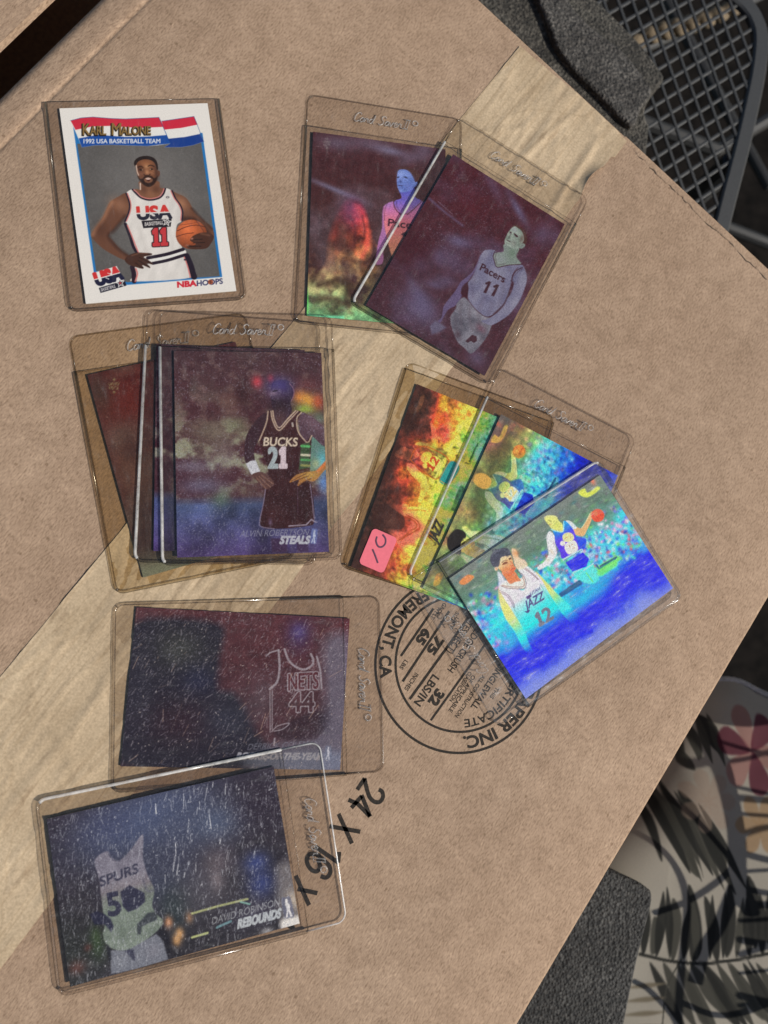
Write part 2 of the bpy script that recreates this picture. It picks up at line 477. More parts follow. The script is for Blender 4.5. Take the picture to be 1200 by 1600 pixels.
class Canvas:
    def __init__(s, w, h, pose, z, res=.3):
        s.w, s.h, s.pose, s.z = w, h, pose, z
        s.nx, s.ny = int(w / res) + 1, int(h / res) + 1
        s.x = np.linspace(0, w, s.nx); s.y = np.linspace(0, h, s.ny); s.res = res
        s.X, s.Y = np.meshgrid(s.x, s.y)
        s.rgb = np.zeros((s.ny, s.nx, 3)); s.org = (0, 0, 1)

    def crop(s, ox, oy, zoom): s.org = (ox, oy, zoom); return s

    def m(s, p):
        p = np.atleast_2d(np.asarray(p, float))
        q = un(np.c_[s.org[0] + p[:, 0] / s.org[2], s.org[1] + p[:, 1] / s.org[2]], s.z)
        cx, cy, a = s.pose; d = q - np.array([cx, cy]); c, sn = math.cos(a), math.sin(a)
        return np.c_[d[:, 0] * c + d[:, 1] * sn + s.w / 2, s.h / 2 - (-d[:, 0] * sn + d[:, 1] * c)]

    def box(s, P, pad):
        x0, y0 = P.min(0) - pad; x1, y1 = P.max(0) + pad
        return (slice(max(0, np.searchsorted(s.y, y0)), max(0, np.searchsorted(s.y, y1))), slice(max(0, np.searchsorted(s.x, x0)), max(0, np.searchsorted(s.x, x1))))

    def put(s, sl, a, color):
        if a.size == 0: return
        c = color(s.X[sl], s.Y[sl]) if callable(color) else np.asarray(color, float)
        a = a[..., None]; s.rgb[sl] = s.rgb[sl] * (1 - a) + c * a

    def sdf(s, polys, pad):
        P = np.concatenate(polys); sl = s.box(P, pad); X, Y = s.X[sl], s.Y[sl]
        d = np.full(X.shape, 1e9); ins = np.zeros(X.shape, bool)
        if X.size == 0: return sl, d
        for p in polys:
            for i in range(len(p)):
                ax, ay = p[i]; bx, by = p[(i + 1) % len(p)]; ex, ey = bx - ax, by - ay; l2 = ex * ex + ey * ey
                if l2 < 1e-12: continue
                t = np.clip(((X - ax) * ex + (Y - ay) * ey) / l2, 0, 1)
                d = np.minimum(d, (X - ax - t * ex) ** 2 + (Y - ay - t * ey) ** 2)
                if ay != by:
                    ins ^= ((ay > Y) != (by > Y)) & (X < ex * (Y - ay) / (by - ay) + ax)
        d = np.sqrt(d); return sl, np.where(ins, -d, d)

    def fill(s, pts, color, soft=.35, alpha=1.0, sm=True, raw=False, grow=0.0):
        p = np.asarray(pts, float) if raw else s.m(pts)
        if sm: p = smooth_closed(p)
        sl, d = s.sdf([p], soft + max(0, grow) + .5)
        s.put(sl, np.clip(.5 - (d - grow) / soft, 0, 1) * alpha, color); return s

    def stroke(s, pts, w, color, alpha=1.0, soft=.3, sm=True, raw=False):
        p = np.asarray(pts, float) if raw else s.m(pts)
        if sm and len(p) > 2: p = smooth_open(p)
        sl = s.box(p, w + soft); X, Y = s.X[sl], s.Y[sl]
        if X.size == 0: return s
        d = np.full(X.shape, 1e9)
        for i in range(len(p) - 1):
            ax, ay = p[i]; ex, ey = p[i + 1] - p[i]; l2 = ex * ex + ey * ey + 1e-12
            t = np.clip(((X - ax) * ex + (Y - ay) * ey) / l2, 0, 1)
            d = np.minimum(d, (X - ax - t * ex) ** 2 + (Y - ay - t * ey) ** 2)
        s.put(sl, np.clip(.5 - (np.sqrt(d) - w / 2) / soft, 0, 1) * alpha, color); return s

    def blob(s, c, rx, ry, color, alpha=1.0, rot=0.0, raw=False):
        c = np.asarray(c, float) if raw else s.m(c)[0]
        r = max(rx, ry) * 2.2; sl = s.box(np.array([c]), r); X, Y = s.X[sl] - c[0], s.Y[sl] - c[1]
        ca, sa = math.cos(rot), math.sin(rot); u = (X * ca + Y * sa) / rx; v = (-X * sa + Y * ca) / ry
        s.put(sl, np.exp(-(u * u + v * v)) * alpha, color); return s

    def ell(s, c, rx, ry, color, alpha=1.0, rot=0.0, soft=.4):
        a = np.linspace(0, 2 * math.pi, 24, endpoint=False); ca, sa = math.cos(rot), math.sin(rot)
        x, y = rx * np.cos(a), ry * np.sin(a)
        return s.fill(np.c_[c[0] + x * ca - y * sa, c[1] + x * sa + y * ca], color, soft, alpha, False)

    def tpolys(s, t, p0, p1, up):
        p0, p1, up = map(lambda q: np.asarray(q, float), (p0, p1, up))
        return [s.m(p0 + l[:, :1] * (p1 - p0) + l[:, 1:] * up) for l in text_loops(t)]

    def text(s, t, p0, p1, up, color, bold=.0, alpha=1.0, soft=.25, outline=None):
        polys = s.tpolys(t, p0, p1, up); sl, d = s.sdf(polys, 1.2 + bold)
        if outline:
            s.put(sl, np.clip(.5 - (np.abs(d - bold) - outline / 2) / soft, 0, 1) * alpha, color)
        else: s.put(sl, np.clip(.5 - (d - bold) / soft, 0, 1) * alpha, color)
        return s

    def speck(s, n, seed, color, lmin=.3, lmax=2.5, ang=1.2, spread=.5, alpha=.5, width=.16, region=None):
        r = random.Random(seed)
        for _ in range(n):
            x, y = r.uniform(0, s.w), r.uniform(0, s.h)
            if region and r.random() > region(x / s.w, y / s.h): continue
            a = r.gauss(ang, spread); l = r.uniform(lmin, lmax) * r.random()
            s.stroke([(x, y), (x + l * math.cos(a), y + l * math.sin(a))], width * r.uniform(.6, 1.3), color, alpha * r.uniform(.3, 1), .25, False, True)

    def dust(s, k, seed, strength):
        n = vnoise(s.X, s.Y, .45, seed, 1); big = vnoise(s.X, s.Y, 14, seed + 1, 3)
        a = np.clip((n - .72) / .28, 0, 1) * strength * np.clip(big * 1.6 - .2, 0, 1)
        s.rgb = s.rgb * (1 - a[..., None]) + np.asarray(k, float) * a[..., None]


def stops(t, st):
    ps = [q[0] for q in st]; return np.stack([np.interp(t, ps, [q[1][k] for q in st]) for k in range(3)], -1)


W, H = 63.5, 88.9
R = math.radians
POSE = {   # card centre x, y (mm), turn of the picture
    'A': (-50.6, 170.6, R(9.6)), 'B': (52.0, 166.6, R(-1.2)), 'C': (95.1, 153.5, R(-28.2)),
    'D': (-3.7, 59.5, R(2.7)), 'D2': (-12.2, 61.4, R(1.2)), 'D3': (-29.3, 57.0, R(16.8)),
    'E': (84.8, 41.4, R(70.3)), 'F': (119.5, 27.6, R(64.7)), 'G': (138.1, 3.0, R(33.4)),
    'H': (-6.7, -41.2, R(-3.4)), 'I': (-30.0, -112.0, R(10.5))}
BASE = {'A': .1, 'B': .1, 'C': 1.05, 'D': 1.95, 'D2': 1.0, 'D3': .1, 'E': .1, 'F': 1.0, 'G': 1.9, 'H': .1, 'I': 1.05}
BRIGHT = {'C': 'L', 'D': 'L', 'D2': 'L', 'F': 'L', 'G': 'R', 'I': 'LT', 'H': '', 'B': ''}     # sides whose edge highlight is painted as white
MAROON = (72, 36, 38)


def foil_base(c, seed, hi=(96, 92, 128), top=MAROON, bot=MAROON, amt=.8):
    n = vnoise(c.X, c.Y, 16, seed, 4); k = (c.Y / c.h)[..., None]
    b = np.asarray(top, float) * (1 - k) + np.asarray(bot, float) * k
    a = np.clip((n - .5) * 3.2, 0, 1)[..., None] * amt
    c.rgb[:] = b * (1 - a) + np.asarray(hi, float) * a
    c.rgb *= (.85 + .3 * vnoise(c.X, c.Y, 2.5, seed + 5, 2))[..., None]


def nba_mark(c, p, w, h, rot, colr, bg, alpha=.9):
    """the small upright league mark: rounded panel with a pale figure"""
    ca, sa = math.cos(rot), math.sin(rot)
    def q(pts): return [(p[0] + x * w * ca - y * h * sa, p[1] + x * w * sa + y * h * ca) for x, y in pts]
    c.fill(q([(-.5, -.45), (0, -.5), (.5, -.45), (.5, .45), (0, .5), (-.5, .45)]), bg, .3, alpha * .75)
    c.fill(q([(-.05, -.42), (.15, -.38), (.12, -.22), (.3, -.05), (.18, .1), (.32, .45), (.1, .45), (0, .2), (-.2, .45), (-.38, .45), (-.12, .08), (-.2, -.15)]), colr, .25, alpha)


# ---- the white-bordered card
def paint_A():
    c = Canvas(W, H, POSE['A'], 1.0, .22)
    c.rgb[:] = (232, 229, 224)
    c.crop(60, 140, 3.5294)
    BL = (36, 118, 186)
    c.fill([(192, 205), (905, 240), (1014, 1034), (490, 1078), (306, 1010)], BL, .3, 1, False)
    def grey(X, Y):
        g = 92 + 22 * np.exp(-(((X - 34) / 20) ** 2 + ((Y - 42) / 26) ** 2)) + 10 * (vnoise(X, Y, 5, 3, 3) - .5) + 9 * (vnoise(X, Y, .5, 4, 1) - .5)
        return np.stack([g * 1.01, g * .985, g * .965], -1)
    c.fill([(214, 300), (895, 270), (1000, 1030), (490, 1063), (318, 1000)], grey, .3, 1, False)
    SK, SKD, SKH = (108, 72, 54), (62, 39, 30), (176, 126, 96)
    c.crop(130, 230, 5)
    # arms
    la = [(335, 365), (280, 385), (210, 430), (180, 490), (140, 570), (90, 640), (65, 680), (75, 715), (150, 790), (250, 850), (335, 885), (385, 858), (345, 840), (290, 800), (225, 725), (195, 690), (240, 640), (300, 570), (330, 545), (358, 480)]
    c.fill(la, SK, .4)
    c.stroke([(225, 430), (195, 480), (160, 555), (100, 635), (75, 685)], 1.3, SKH, .7, 1.6)
    c.stroke([(330, 540), (250, 640), (200, 695), (260, 780), (345, 845)], 1.1, SKD, .8, 1.8)
    c.blob((285, 450), 4.5, 3, SKH, .5, .6); c.blob((140, 640), 3, 4, SKD, .35)
    ra = [(690, 345), (740, 365), (800, 395), (840, 450), (870, 510), (950, 580), (1000, 620), (1022, 670), (1020, 715), (990, 740), (955, 700), (965, 660), (930, 600), (860, 575), (790, 575), (770, 570), (775, 490), (755, 440), (715, 390)]
    c.fill(ra, SK, .4)
    c.blob((765, 440), 2.6, 3.6, SKH, .8, -.5); c.stroke([(770, 560), (870, 570), (950, 640), (985, 700)], 1.8, SKD, .9, 1.8)
    c.stroke([(850, 480), (940, 575), (1005, 640)], .9, SKD, .7, 1.2)
    # neck and head
    c.crop(200, 240, 17.143); NK = (132, 90, 66)
    c.fill([(312, 740), (318, 958), (190, 950), (330, 1130), (480, 1215), (650, 1215), (830, 1130), (960, 945), (850, 915), (806, 740)], NK, .3)
    c.blob((640, 1080), 3.2, 1.6, (150, 104, 76), .7); c.blob((760, 960), 2.2, 2.2, (96, 62, 46), .8); c.blob((420, 960), 1.6, 2.6, (98, 64, 48), .8); c.stroke([(330, 800), (332, 880), (334, 965)], .5, (232, 212, 200), .85)
    c.fill([(215, 300), (250, 230), (320, 180), (450, 148), (600, 158), (712, 222), (762, 320), (792, 440), (802, 560), (790, 650), (742, 760), (662, 850), (560, 892), (450, 850), (350, 762), (290, 650), (250, 560), (225, 440)], (112, 72, 50), .3)
    c.fill([(800, 480), (842, 470), (858, 540), (838, 605), (806, 615)], (104, 66, 50), .3)
    c.blob((480, 270), 3.2, 1.6, (158, 104, 70), .8); c.blob((500, 350), 1.2, 1.0, (190, 140, 100), .8); c.blob((660, 500), 1.7, 1.4, (168, 114, 80), .75); c.blob((350, 530), 1.4, 1.1, (136, 92, 72), .7); c.blob((310, 400), 1.2, 1.6, (70, 44, 34), .6); c.blob((760, 520), .9, 3.4, (70, 44, 34), .7)
    c.stroke([(222, 320), (236, 420), (252, 500), (285, 580)], .45, (226, 200, 184), .85)
    c.fill([(160, 250), (196, 172), (290, 102), (430, 68), (580, 74), (702, 128), (774, 220), (800, 330), (802, 425), (772, 432), (748, 330), (690, 232), (580, 170), (430, 158), (310, 196), (252, 246), (216, 310), (180, 332)], (40, 29, 24), .35)
    c.stroke([(262, 372), (335, 344), (404, 372)], .4, (44, 28, 20), .9); c.stroke([(538, 342), (612, 314), (696, 348)], .4, (40, 26, 20), .9)
    c.fill([(292, 440), (345, 414), (402, 440), (345, 462)], (50, 31, 24), .3, .9); c.fill([(588, 424), (632, 400), (682, 424), (632, 444)], (46, 30, 24), .3, .9); c.blob((388, 436), .22, .18, (220, 190, 160), .8); c.blob((600, 424), .22, .18, (225, 195, 165), .8)
    c.stroke([(560, 470), (620, 470), (700, 520)], .25, (90, 56, 40), .5); c.blob((512, 500), .9, 1.4, (192, 136, 98), .85)
    c.stroke([(428, 560), (460, 590), (512, 580), (560, 588), (592, 556)], .4, (58, 35, 26), .9)
    c.fill([(256, 600), (320, 672), (392, 672), (420, 640), (450, 606), (540, 592), (640, 610), (690, 660), (756, 640), (794, 596), (782, 690), (732, 786), (652, 862), (552, 898), (440, 854), (340, 764), (280, 668)], (46, 30, 23), .6, .93)
    c.fill([(448, 668), (500, 646), (560, 640), (620, 660), (664, 700), (640, 760), (560, 790), (470, 770), (430, 710)], (128, 88, 66), .5, .95)
    c.fill([(470, 672), (535, 650), (612, 672), (570, 700), (510, 702)], (206, 176, 164), .25); c.fill([(500, 716), (545, 706), (596, 716), (548, 752)], (74, 34, 28), .3)
    c.crop(130, 230, 5)
    # jersey
    def cloth(X, Y):
        f = 222 + 26 * (vnoise(X * 1.3 + Y * .5, Y * .6, 3.2, 11, 3) - .5) - 26 * np.clip((X - 40) / 8, 0, 1)
        return np.stack([f, f * .985, f * .965], -1)
    J = [(335, 365), (385, 330), (412, 362), (455, 394), (520, 410), (590, 396), (626, 365), (642, 323), (692, 342), (720, 400), (757, 450), (775, 500), (770, 575), (735, 605), (726, 660), (742, 720), (776, 790), (792, 830), (545, 905), (430, 825), (400, 780), (370, 700), (335, 620), (330, 580), (360, 500), (366, 440)]
    c.fill(J, cloth, .3)
    NV = (38, 28, 40); RD = (212, 128, 124)
    for off, wd, cc in ((0, .75, NV), (11, .4, RD)):
        c.stroke([(385 + off, 332 + off * .2), (414 + off * .6, 364 - off), (455, 398 - off), (520, 414 - off), (590, 400 - off), (626 - off * .6, 368 - off), (642 - off, 326)], wd, cc)
        c.stroke([(337 + off * .9, 362), (363 + off * .9, 440), (358 + off * .9, 505), (328 + off, 580)], wd, cc)
        c.stroke([(694 - off * .9, 342), (720 - off * .9, 400), (757 - off * .9, 452), (776 - off * .9, 505), (772 - off, 572)], wd, cc)
    c.stroke([(330, 600), (368, 700), (392, 775), (418, 822)], 1.3, NV); c.stroke([(346, 610), (385, 705), (412, 775), (432, 822)], .5, RD)
    c.stroke([(660, 640), (690, 720), (700, 800)], 1.6, (190, 186, 182), .35, 2); c.stroke([(440, 640), (470, 740), (500, 830)], 1.6, (195, 190, 186), .35, 2)
    # USA mark on the chest
    for half, cc in ((0, (206, 58, 52)), (1, (40, 38, 52))):
        polys = c.tpolys('USA', (428, 566), (690, 552), (-8, -96)); sl, d = c.sdf(polys, 2)
        cut = c.m([(425, 519), (690, 508)]); yl = np.interp(c.X[sl], cut[:, 0], cut[:, 1]); dy = c.Y[sl] - yl
        a = np.clip(.5 - (d - .42) / .25, 0, 1) * (np.clip((dy - .18) / .2, 0, 1) if half else np.clip((-dy - .18) / .2, 0, 1)); c.put(sl, a, cc)
    c.fill([(455, 577), (692, 558), (684, 622), (470, 634)], (38, 34, 40), .25, 1, False)
    c.text('BASKETBALL', (482, 616), (625, 602), (0, -26), (225, 222, 220), .05)
    def star(cxy, r, rot=0):
        return [(cxy[0] + (r if k % 2 == 0 else r * .42) * math.sin(rot + k * math.pi / 5), cxy[1] - (r if k % 2 == 0 else r * .42) * math.cos(rot + k * math.pi / 5)) for k in range(10)]
    c.fill(star((655, 585), 40, .2), (235, 232, 230), .25, 1, False); c.fill(star((655, 585), 24, .2), (38, 34, 40), .25, 1, False); c.fill(star((656, 586), 13, .2), (230, 225, 222), .25, 1, False)
    for g, cc in ((.75, (52, 30, 36)), (.28, (196, 58, 62))): c.text('11', (545, 772), (662, 766), (-4, -134), cc, g)
    c.ell((660, 392), 13, 8, (60, 55, 60)); c.ell((660, 392), 7, 4, (220, 215, 215))
    # trunks
    c.fill([(545, 905), (660, 880), (795, 842), (828, 900), (858, 1016), (405, 1050), (388, 1010), (386, 950), (430, 930)], cloth, .3)
    c.stroke([(808, 850), (838, 920), (866, 1014)], 2.6, NV); c.stroke([(786, 850), (815, 930), (836, 1016)], .5, RD)
    c.stroke([(384, 940), (396, 985), (398, 1048)], 2.0, (44, 28, 40)); c.stroke([(412, 950), (424, 990), (408, 1048)], .6, RD)
    c.fill([(505, 868), (650, 838), (778, 798), (796, 842), (660, 884), (548, 908)], (236, 233, 228), .3)
    c.stroke([(505, 866), (650, 838), (780, 799)], 1.5, NV); c.stroke([(545, 908), (660, 884), (798, 841)], 1.4, NV)
    c.ell((795, 880), 9, 7, (60, 50, 56))
    # hand on the hip
    c.fill([(325, 878), (365, 840), (420, 824), (480, 826), (532, 830), (536, 842), (492, 852), (474, 860), (505, 880), (543, 906), (536, 917), (494, 906), (522, 934), (516, 944), (462, 922), (474, 944), (456, 950), (400, 934), (350, 915)], (74, 47, 36), .3)
    for f in ([(430, 838), (530, 836)], [(440, 862), (536, 910)], [(430, 885), (516, 938)], [(410, 905), (462, 944)]): c.stroke(f, .35, (40, 25, 20), .8)
    c.stroke([(380, 848), (430, 834), (500, 832)], .5, (120, 82, 64), .7)
    # ball and hand
    a = np.linspace(0, 2 * math.pi, 40, endpoint=False)
    def ballc(X, Y):
        u = c.m([(815, 640)])[0]; d = np.hypot(X - u[0], Y - u[1]) / 7.5
        k = np.clip(1.12 - .45 * d, .4, 1.2)[..., None] * (.95 + .1 * vnoise(X, Y, .5, 9, 1))[..., None]
        return np.clip(np.array([214, 112, 66]) * k, 0, 255)
    c.fill([(845 + 122 * math.cos(t), 682 + 115 * math.sin(t)) for t in a], ballc, .3, 1, False)
    c.stroke([(735, 655), (800, 625), (880, 610), (955, 625)], .32, (70, 34, 26), .9); c.stroke([(745, 610), (830, 600), (900, 585)], .25, (110, 52, 36), .7)
    c.stroke([(728, 700), (790, 680), (860, 670)], .3, (80, 38, 28), .9); c.stroke([(880, 572), (930, 640), (960, 700)], .28, (90, 44, 32), .7)
    c.fill([(838, 716), (865, 690), (925, 668), (985, 672), (1020, 700), (1000, 750), (965, 790), (900, 799), (835, 795), (808, 778), (815, 764), (860, 768), (880, 755), (840, 735)], (76, 48, 36), .3)
    for f in ([(850, 722), (930, 720)], [(860, 750), (950, 745)], [(830, 775), (920, 775)]): c.stroke(f, .35, (36, 22, 18), .9)
    c.blob((850, 716), .6, .5, (205, 140, 120), .8); c.blob((815, 768), .6, .4, (190, 130, 110), .7); c.stroke([(920, 676), (985, 690)], .7, (132, 90, 70), .6, .8)
    c.blob((890, 315), .5, .5, (120, 118, 115), .5)
    # ribbon
    c.crop(60, 140, 3.5294)
    WH = (236, 233, 228); RB = (204, 44, 66); BB = (28, 78, 160)
    c.fill([(178, 172), (235, 157), (300, 152), (400, 160), (480, 163), (580, 158), (665, 154), (702, 240), (728, 298), (660, 308), (600, 312), (480, 308), (400, 305), (310, 308), (240, 319), (212, 250)], WH, .3, 1, False)
    c.fill([(178, 172), (235, 157), (300, 152), (400, 160), (480, 163), (580, 158), (665, 154), (692, 206), (560, 213), (400, 201), (300, 204), (205, 223)], RB, .3, 1, False)
    c.fill([(222, 270), (330, 250), (480, 262), (600, 260), (710, 251), (728, 298), (600, 312), (400, 305), (310, 308), (240, 319)], BB, .3, 1, False)
    c.fill([(680, 175), (770, 162), (858, 149), (892, 245), (912, 288), (850, 308), (790, 318), (695, 319), (728, 298), (702, 235)], WH, .3, 1, False)
    c.fill([(680, 175), (770, 162), (858, 149), (878, 194), (790, 212), (693, 222)], RB, .3, 1, False)
    c.fill([(714, 272), (810, 262), (892, 245), (912, 288), (850, 308), (790, 318), (695, 319), (728, 298)], (26, 62, 140), .3, 1, False)
    c.stroke([(178, 172), (235, 157), (300, 152), (400, 160), (480, 163), (580, 158), (665, 154), (702, 240), (728, 298)], .25, (30, 70, 140), .7, .25, False)
    c.stroke([(680, 175), (858, 149), (912, 288)], .25, (30, 70, 140), .7, .25, False)
    for off, g, cc in ((6, .35, (30, 22, 16)), (0, .1, (140, 112, 62))):
        o = off * .7
        c.text('K', (246 - o, 250 + o), (284 - o, 250 + o), (0, -62), cc, g); c.text('ARL', (286 - o, 250 + o), (374 - o, 250 + o), (0, -48), cc, g)
        c.text('M', (406 - o, 250 + o), (456 - o, 250 + o), (0, -64), cc, g); c.text('ALONE', (458 - o, 249 + o), (620 - o, 247 + o), (0, -44), cc, g)
    c.text('1992 USA BASKETBALL TEAM', (250, 297), (672, 296), (0, -23), (232, 234, 238), .06)
    # corner mark and maker's line
    c.crop(130, 230, 5)
    c.fill([(72, 985), (262, 930), (342, 1083), (132, 1142)], (235, 232, 228), .3, 1, False)
    for half, cc in ((0, (206, 52, 52)), (1, (30, 30, 58))):
        polys = c.tpolys('USA', (112, 1082), (312, 1026), (-30, -92)); sl, d = c.sdf(polys, 2)
        cut = c.m([(90, 1036), (300, 978)]); yl = cut[0, 1] + (c.X[sl] - cut[0, 0]) * (cut[1, 1] - cut[0, 1]) / (cut[1, 0] - cut[0, 0]); dy = c.Y[sl] - yl
        c.put(sl, np.clip(.5 - (d - .6) / .25, 0, 1) * (np.clip((dy - .1) / .2, 0, 1) if half else np.clip((-dy - .1) / .2, 0, 1)), cc)
    c.fill([(122, 1100), (325, 1040), (340, 1082), (136, 1140)], (28, 28, 44), .25, 1, False)
    c.text('BASKETBALL', (142, 1128), (255, 1096), (-4, -24), (225, 222, 222), .04)
    c.fill(star((290, 1062), 40, -.2), (238, 235, 232), .25, 1, False); c.fill(star((290, 1062), 25, -.2), (28, 28, 44), .25, 1, False); c.fill(star((290, 1062), 14, -.2), (196, 60, 60), .25, 1, False)
    c.text('NBA', (738, 1096), (884, 1084), (-2, -42), (206, 40, 56), .22)
    c.text('HOOPS', (890, 1085), (1090, 1066), (-2, -40), (38, 42, 92), .1)
    c.ell((995, 1054), 21, 20, (168, 88, 56)); c.stroke([(978, 1050), (1012, 1058)], .2, (60, 30, 30)); c.stroke([(997, 1036), (993, 1072)], .2, (60, 30, 30))
    return c


def pacer(c, pal):
    """standing player of the dark card"""
    keep = c.org; c.crop(680, 340, 7.273); LN = pal['line']
    c.fill([(0, 1170), (60, 1200), (130, 1250), (40, 1305), (-40, 1330), (-60, 1230)], pal['hand'], 1.2, .8, False)
    c.fill([(570, 370), (510, 430), (470, 530), (420, 620), (340, 690), (290, 730), (230, 830), (160, 920), (100, 1000), (85, 1060), (70, 1140), (30, 1170), (60, 1192), (95, 1130), (150, 1045), (230, 1000), (300, 900), (290, 850), (330, 780), (390, 700), (460, 590), (500, 470)], pal['arm'], .4)
    c.fill([(310, 780), (370, 740), (372, 900), (320, 892), (294, 850)], LN, .4, .9)
    c.fill([(320, 905), (380, 950), (440, 1020), (530, 1100), (600, 1135), (664, 1150), (640, 1230), (600, 1330), (540, 1420), (470, 1500), (400, 1545), (330, 1480), (260, 1420), (215, 1330), (180, 1220), (175, 1120), (230, 1040), (250, 970)], pal['short'], .5)
    for a_, m_, b_ in (((300, 960), (280, 1080), (300, 1240)), ((400, 1000), (390, 1130), (420, 1280)), ((230, 1130), (240, 1250), (290, 1390)), ((480, 1090), (500, 1180), (470, 1290)), ((560, 1150), (580, 1260), (520, 1400))): c.stroke([a_, m_, b_], .9, LN, .16, 1.6)
    c.blob((520, 1260), 2.6, 1.7, (112, 78, 92), .8, .2); c.blob((250, 1330), 1.5, 2, LN, .4)
    c.fill([(420, 1330), (470, 1350), (476, 1400), (440, 1426), (404, 1402), (372, 1422), (340, 1406)], LN, .3, .9, False)
    c.fill([(985, 535), (1030, 620), (1040, 720), (1000, 850), (960, 940), (900, 1030), (830, 1110), (730, 1180), (640, 1222), (570, 1205), (525, 1172), (600, 1150), (690, 1090), (760, 1020), (810, 930), (850, 880), (890, 780), (880, 700), (920, 600)], pal['body'], .4)
    c.blob((990, 700), 2.5, 4, pal['hi'], .4, .2); c.blob((900, 960), 3, 2, pal['hi'], .3)
    c.fill([(785, 300), (776, 385), (690, 400), (655, 440), (700, 565), (820, 548), (975, 532), (920, 440), (950, 345)], pal['neck'], .4)
    c.blob((880, 400), 2.2, 3.2, (96, 118, 98), .6); c.blob((730, 470), 3, 2.5, pal['hi'], .35)
    c.fill([(570, 370), (690, 375), (664, 430), (680, 510), (706, 566), (830, 541), (986, 534), (930, 572), (882, 640), (862, 740), (822, 900), (780, 1000), (710, 1072), (600, 1126), (520, 1092), (440, 1022), (374, 932), (380, 800), (374, 742), (420, 680), (470, 560), (510, 450)], pal['body'], .35)
    for a_, m_, b_ in (((450, 640), (420, 760), (430, 900)), ((560, 900), (520, 980), (500, 1060)), ((780, 760), (770, 880), (720, 1000)), ((640, 960), (640, 1020), (600, 1090))): c.stroke([a_, m_, b_], 1.3, LN, .12, 2)
    for q in ((560, 420), (470, 720), (480, 900), (760, 640), (640, 650)): c.blob(q, 2.2, 2.8, pal['hi'], .3)
    c.fill([(872, 738), (894, 762), (832, 884), (802, 962), (772, 1012), (704, 1080), (655, 1094), (720, 1036), (790, 950)], LN, .5, .75)
    c.stroke([(375, 932), (440, 1022), (520, 1096), (600, 1130), (700, 1080)], .35, LN, .7)
    c.stroke([(687, 374), (660, 430), (676, 505), (706, 564), (830, 541), (988, 532)], .42, LN, .9); c.stroke([(706, 388), (683, 440), (694, 498), (714, 538), (800, 524)], .22, LN, .6)
    c.stroke([(990, 568), (925, 602), (882, 652), (866, 725)], .45, LN, .9); c.stroke([(1000, 580), (940, 615), (896, 665)], .2, LN, .6)
    # head
    c.fill([(905, 84), (960, 100), (1012, 145), (1042, 215), (1038, 285), (1008, 305), (930, 250), (860, 130)], pal['hair'], .5)
    c.fill([(905, 100), (928, 112), (972, 142), (1000, 190), (1008, 250), (985, 300), (958, 345), (915, 362), (870, 347), (830, 322), (794, 300), (789, 260), (808, 210), (835, 160), (870, 118)], pal['face'], .35)
    c.fill([(975, 300), (1005, 294), (1022, 318), (992, 350), (962, 346)], pal['neck'], .3); c.stroke([(980, 322), (1002, 312)], .2, LN, .5)
    c.blob((985, 240), .9, 2.2, pal['hair'], .6, -.2); c.blob((900, 140), 1.6, 1.2, pal['hi'], .5)
    c.fill([(890, 178), (920, 190), (944, 216), (930, 224), (905, 206)], LN, .25, .9); c.fill([(846, 160), (868, 162), (866, 180), (850, 178)], LN, .25, .85)
    c.stroke([(862, 190), (838, 222), (852, 232)], .22, LN, .75); c.stroke([(812, 254), (834, 266), (854, 276)], .4, LN, .85); c.stroke([(806, 284), (840, 300)], .25, LN, .35); c.blob((890, 290), 1.4, 1.6, LN, .22)
    c.text('Pacers', (505, 592), (778, 742), (30, -72), LN, .12)
    for a_ in ((545, 850), (635, 885)):
        c.fill([a_, (a_[0] + 34, a_[1] + 12), (a_[0] + 92, a_[1] - 118), (a_[0] + 66, a_[1] - 128), (a_[0] + 22, a_[1] - 108), (a_[0] + 30, a_[1] - 86), (a_[0] + 48, a_[1] - 90)], LN, .3, .95, False)
    c.stroke([(842, 580), (838, 604), (852, 606)], .18, LN, .6)
    c.org = keep


def ud_mark(c, p, col_, alpha=.6, s=1.0):
    x, y = p
    c.text('UPPER', (x - 14 * s, y), (x + 14 * s, y), (0, -7 * s), col_, .02, alpha); c.text('DECK', (x - 12 * s, y + 10 * s), (x + 12 * s, y + 10 * s), (0, -7 * s), col_, .02, alpha)
    for dy in (-14, 17): c.blob((x, y + dy * s), .5, .5, col_, alpha)


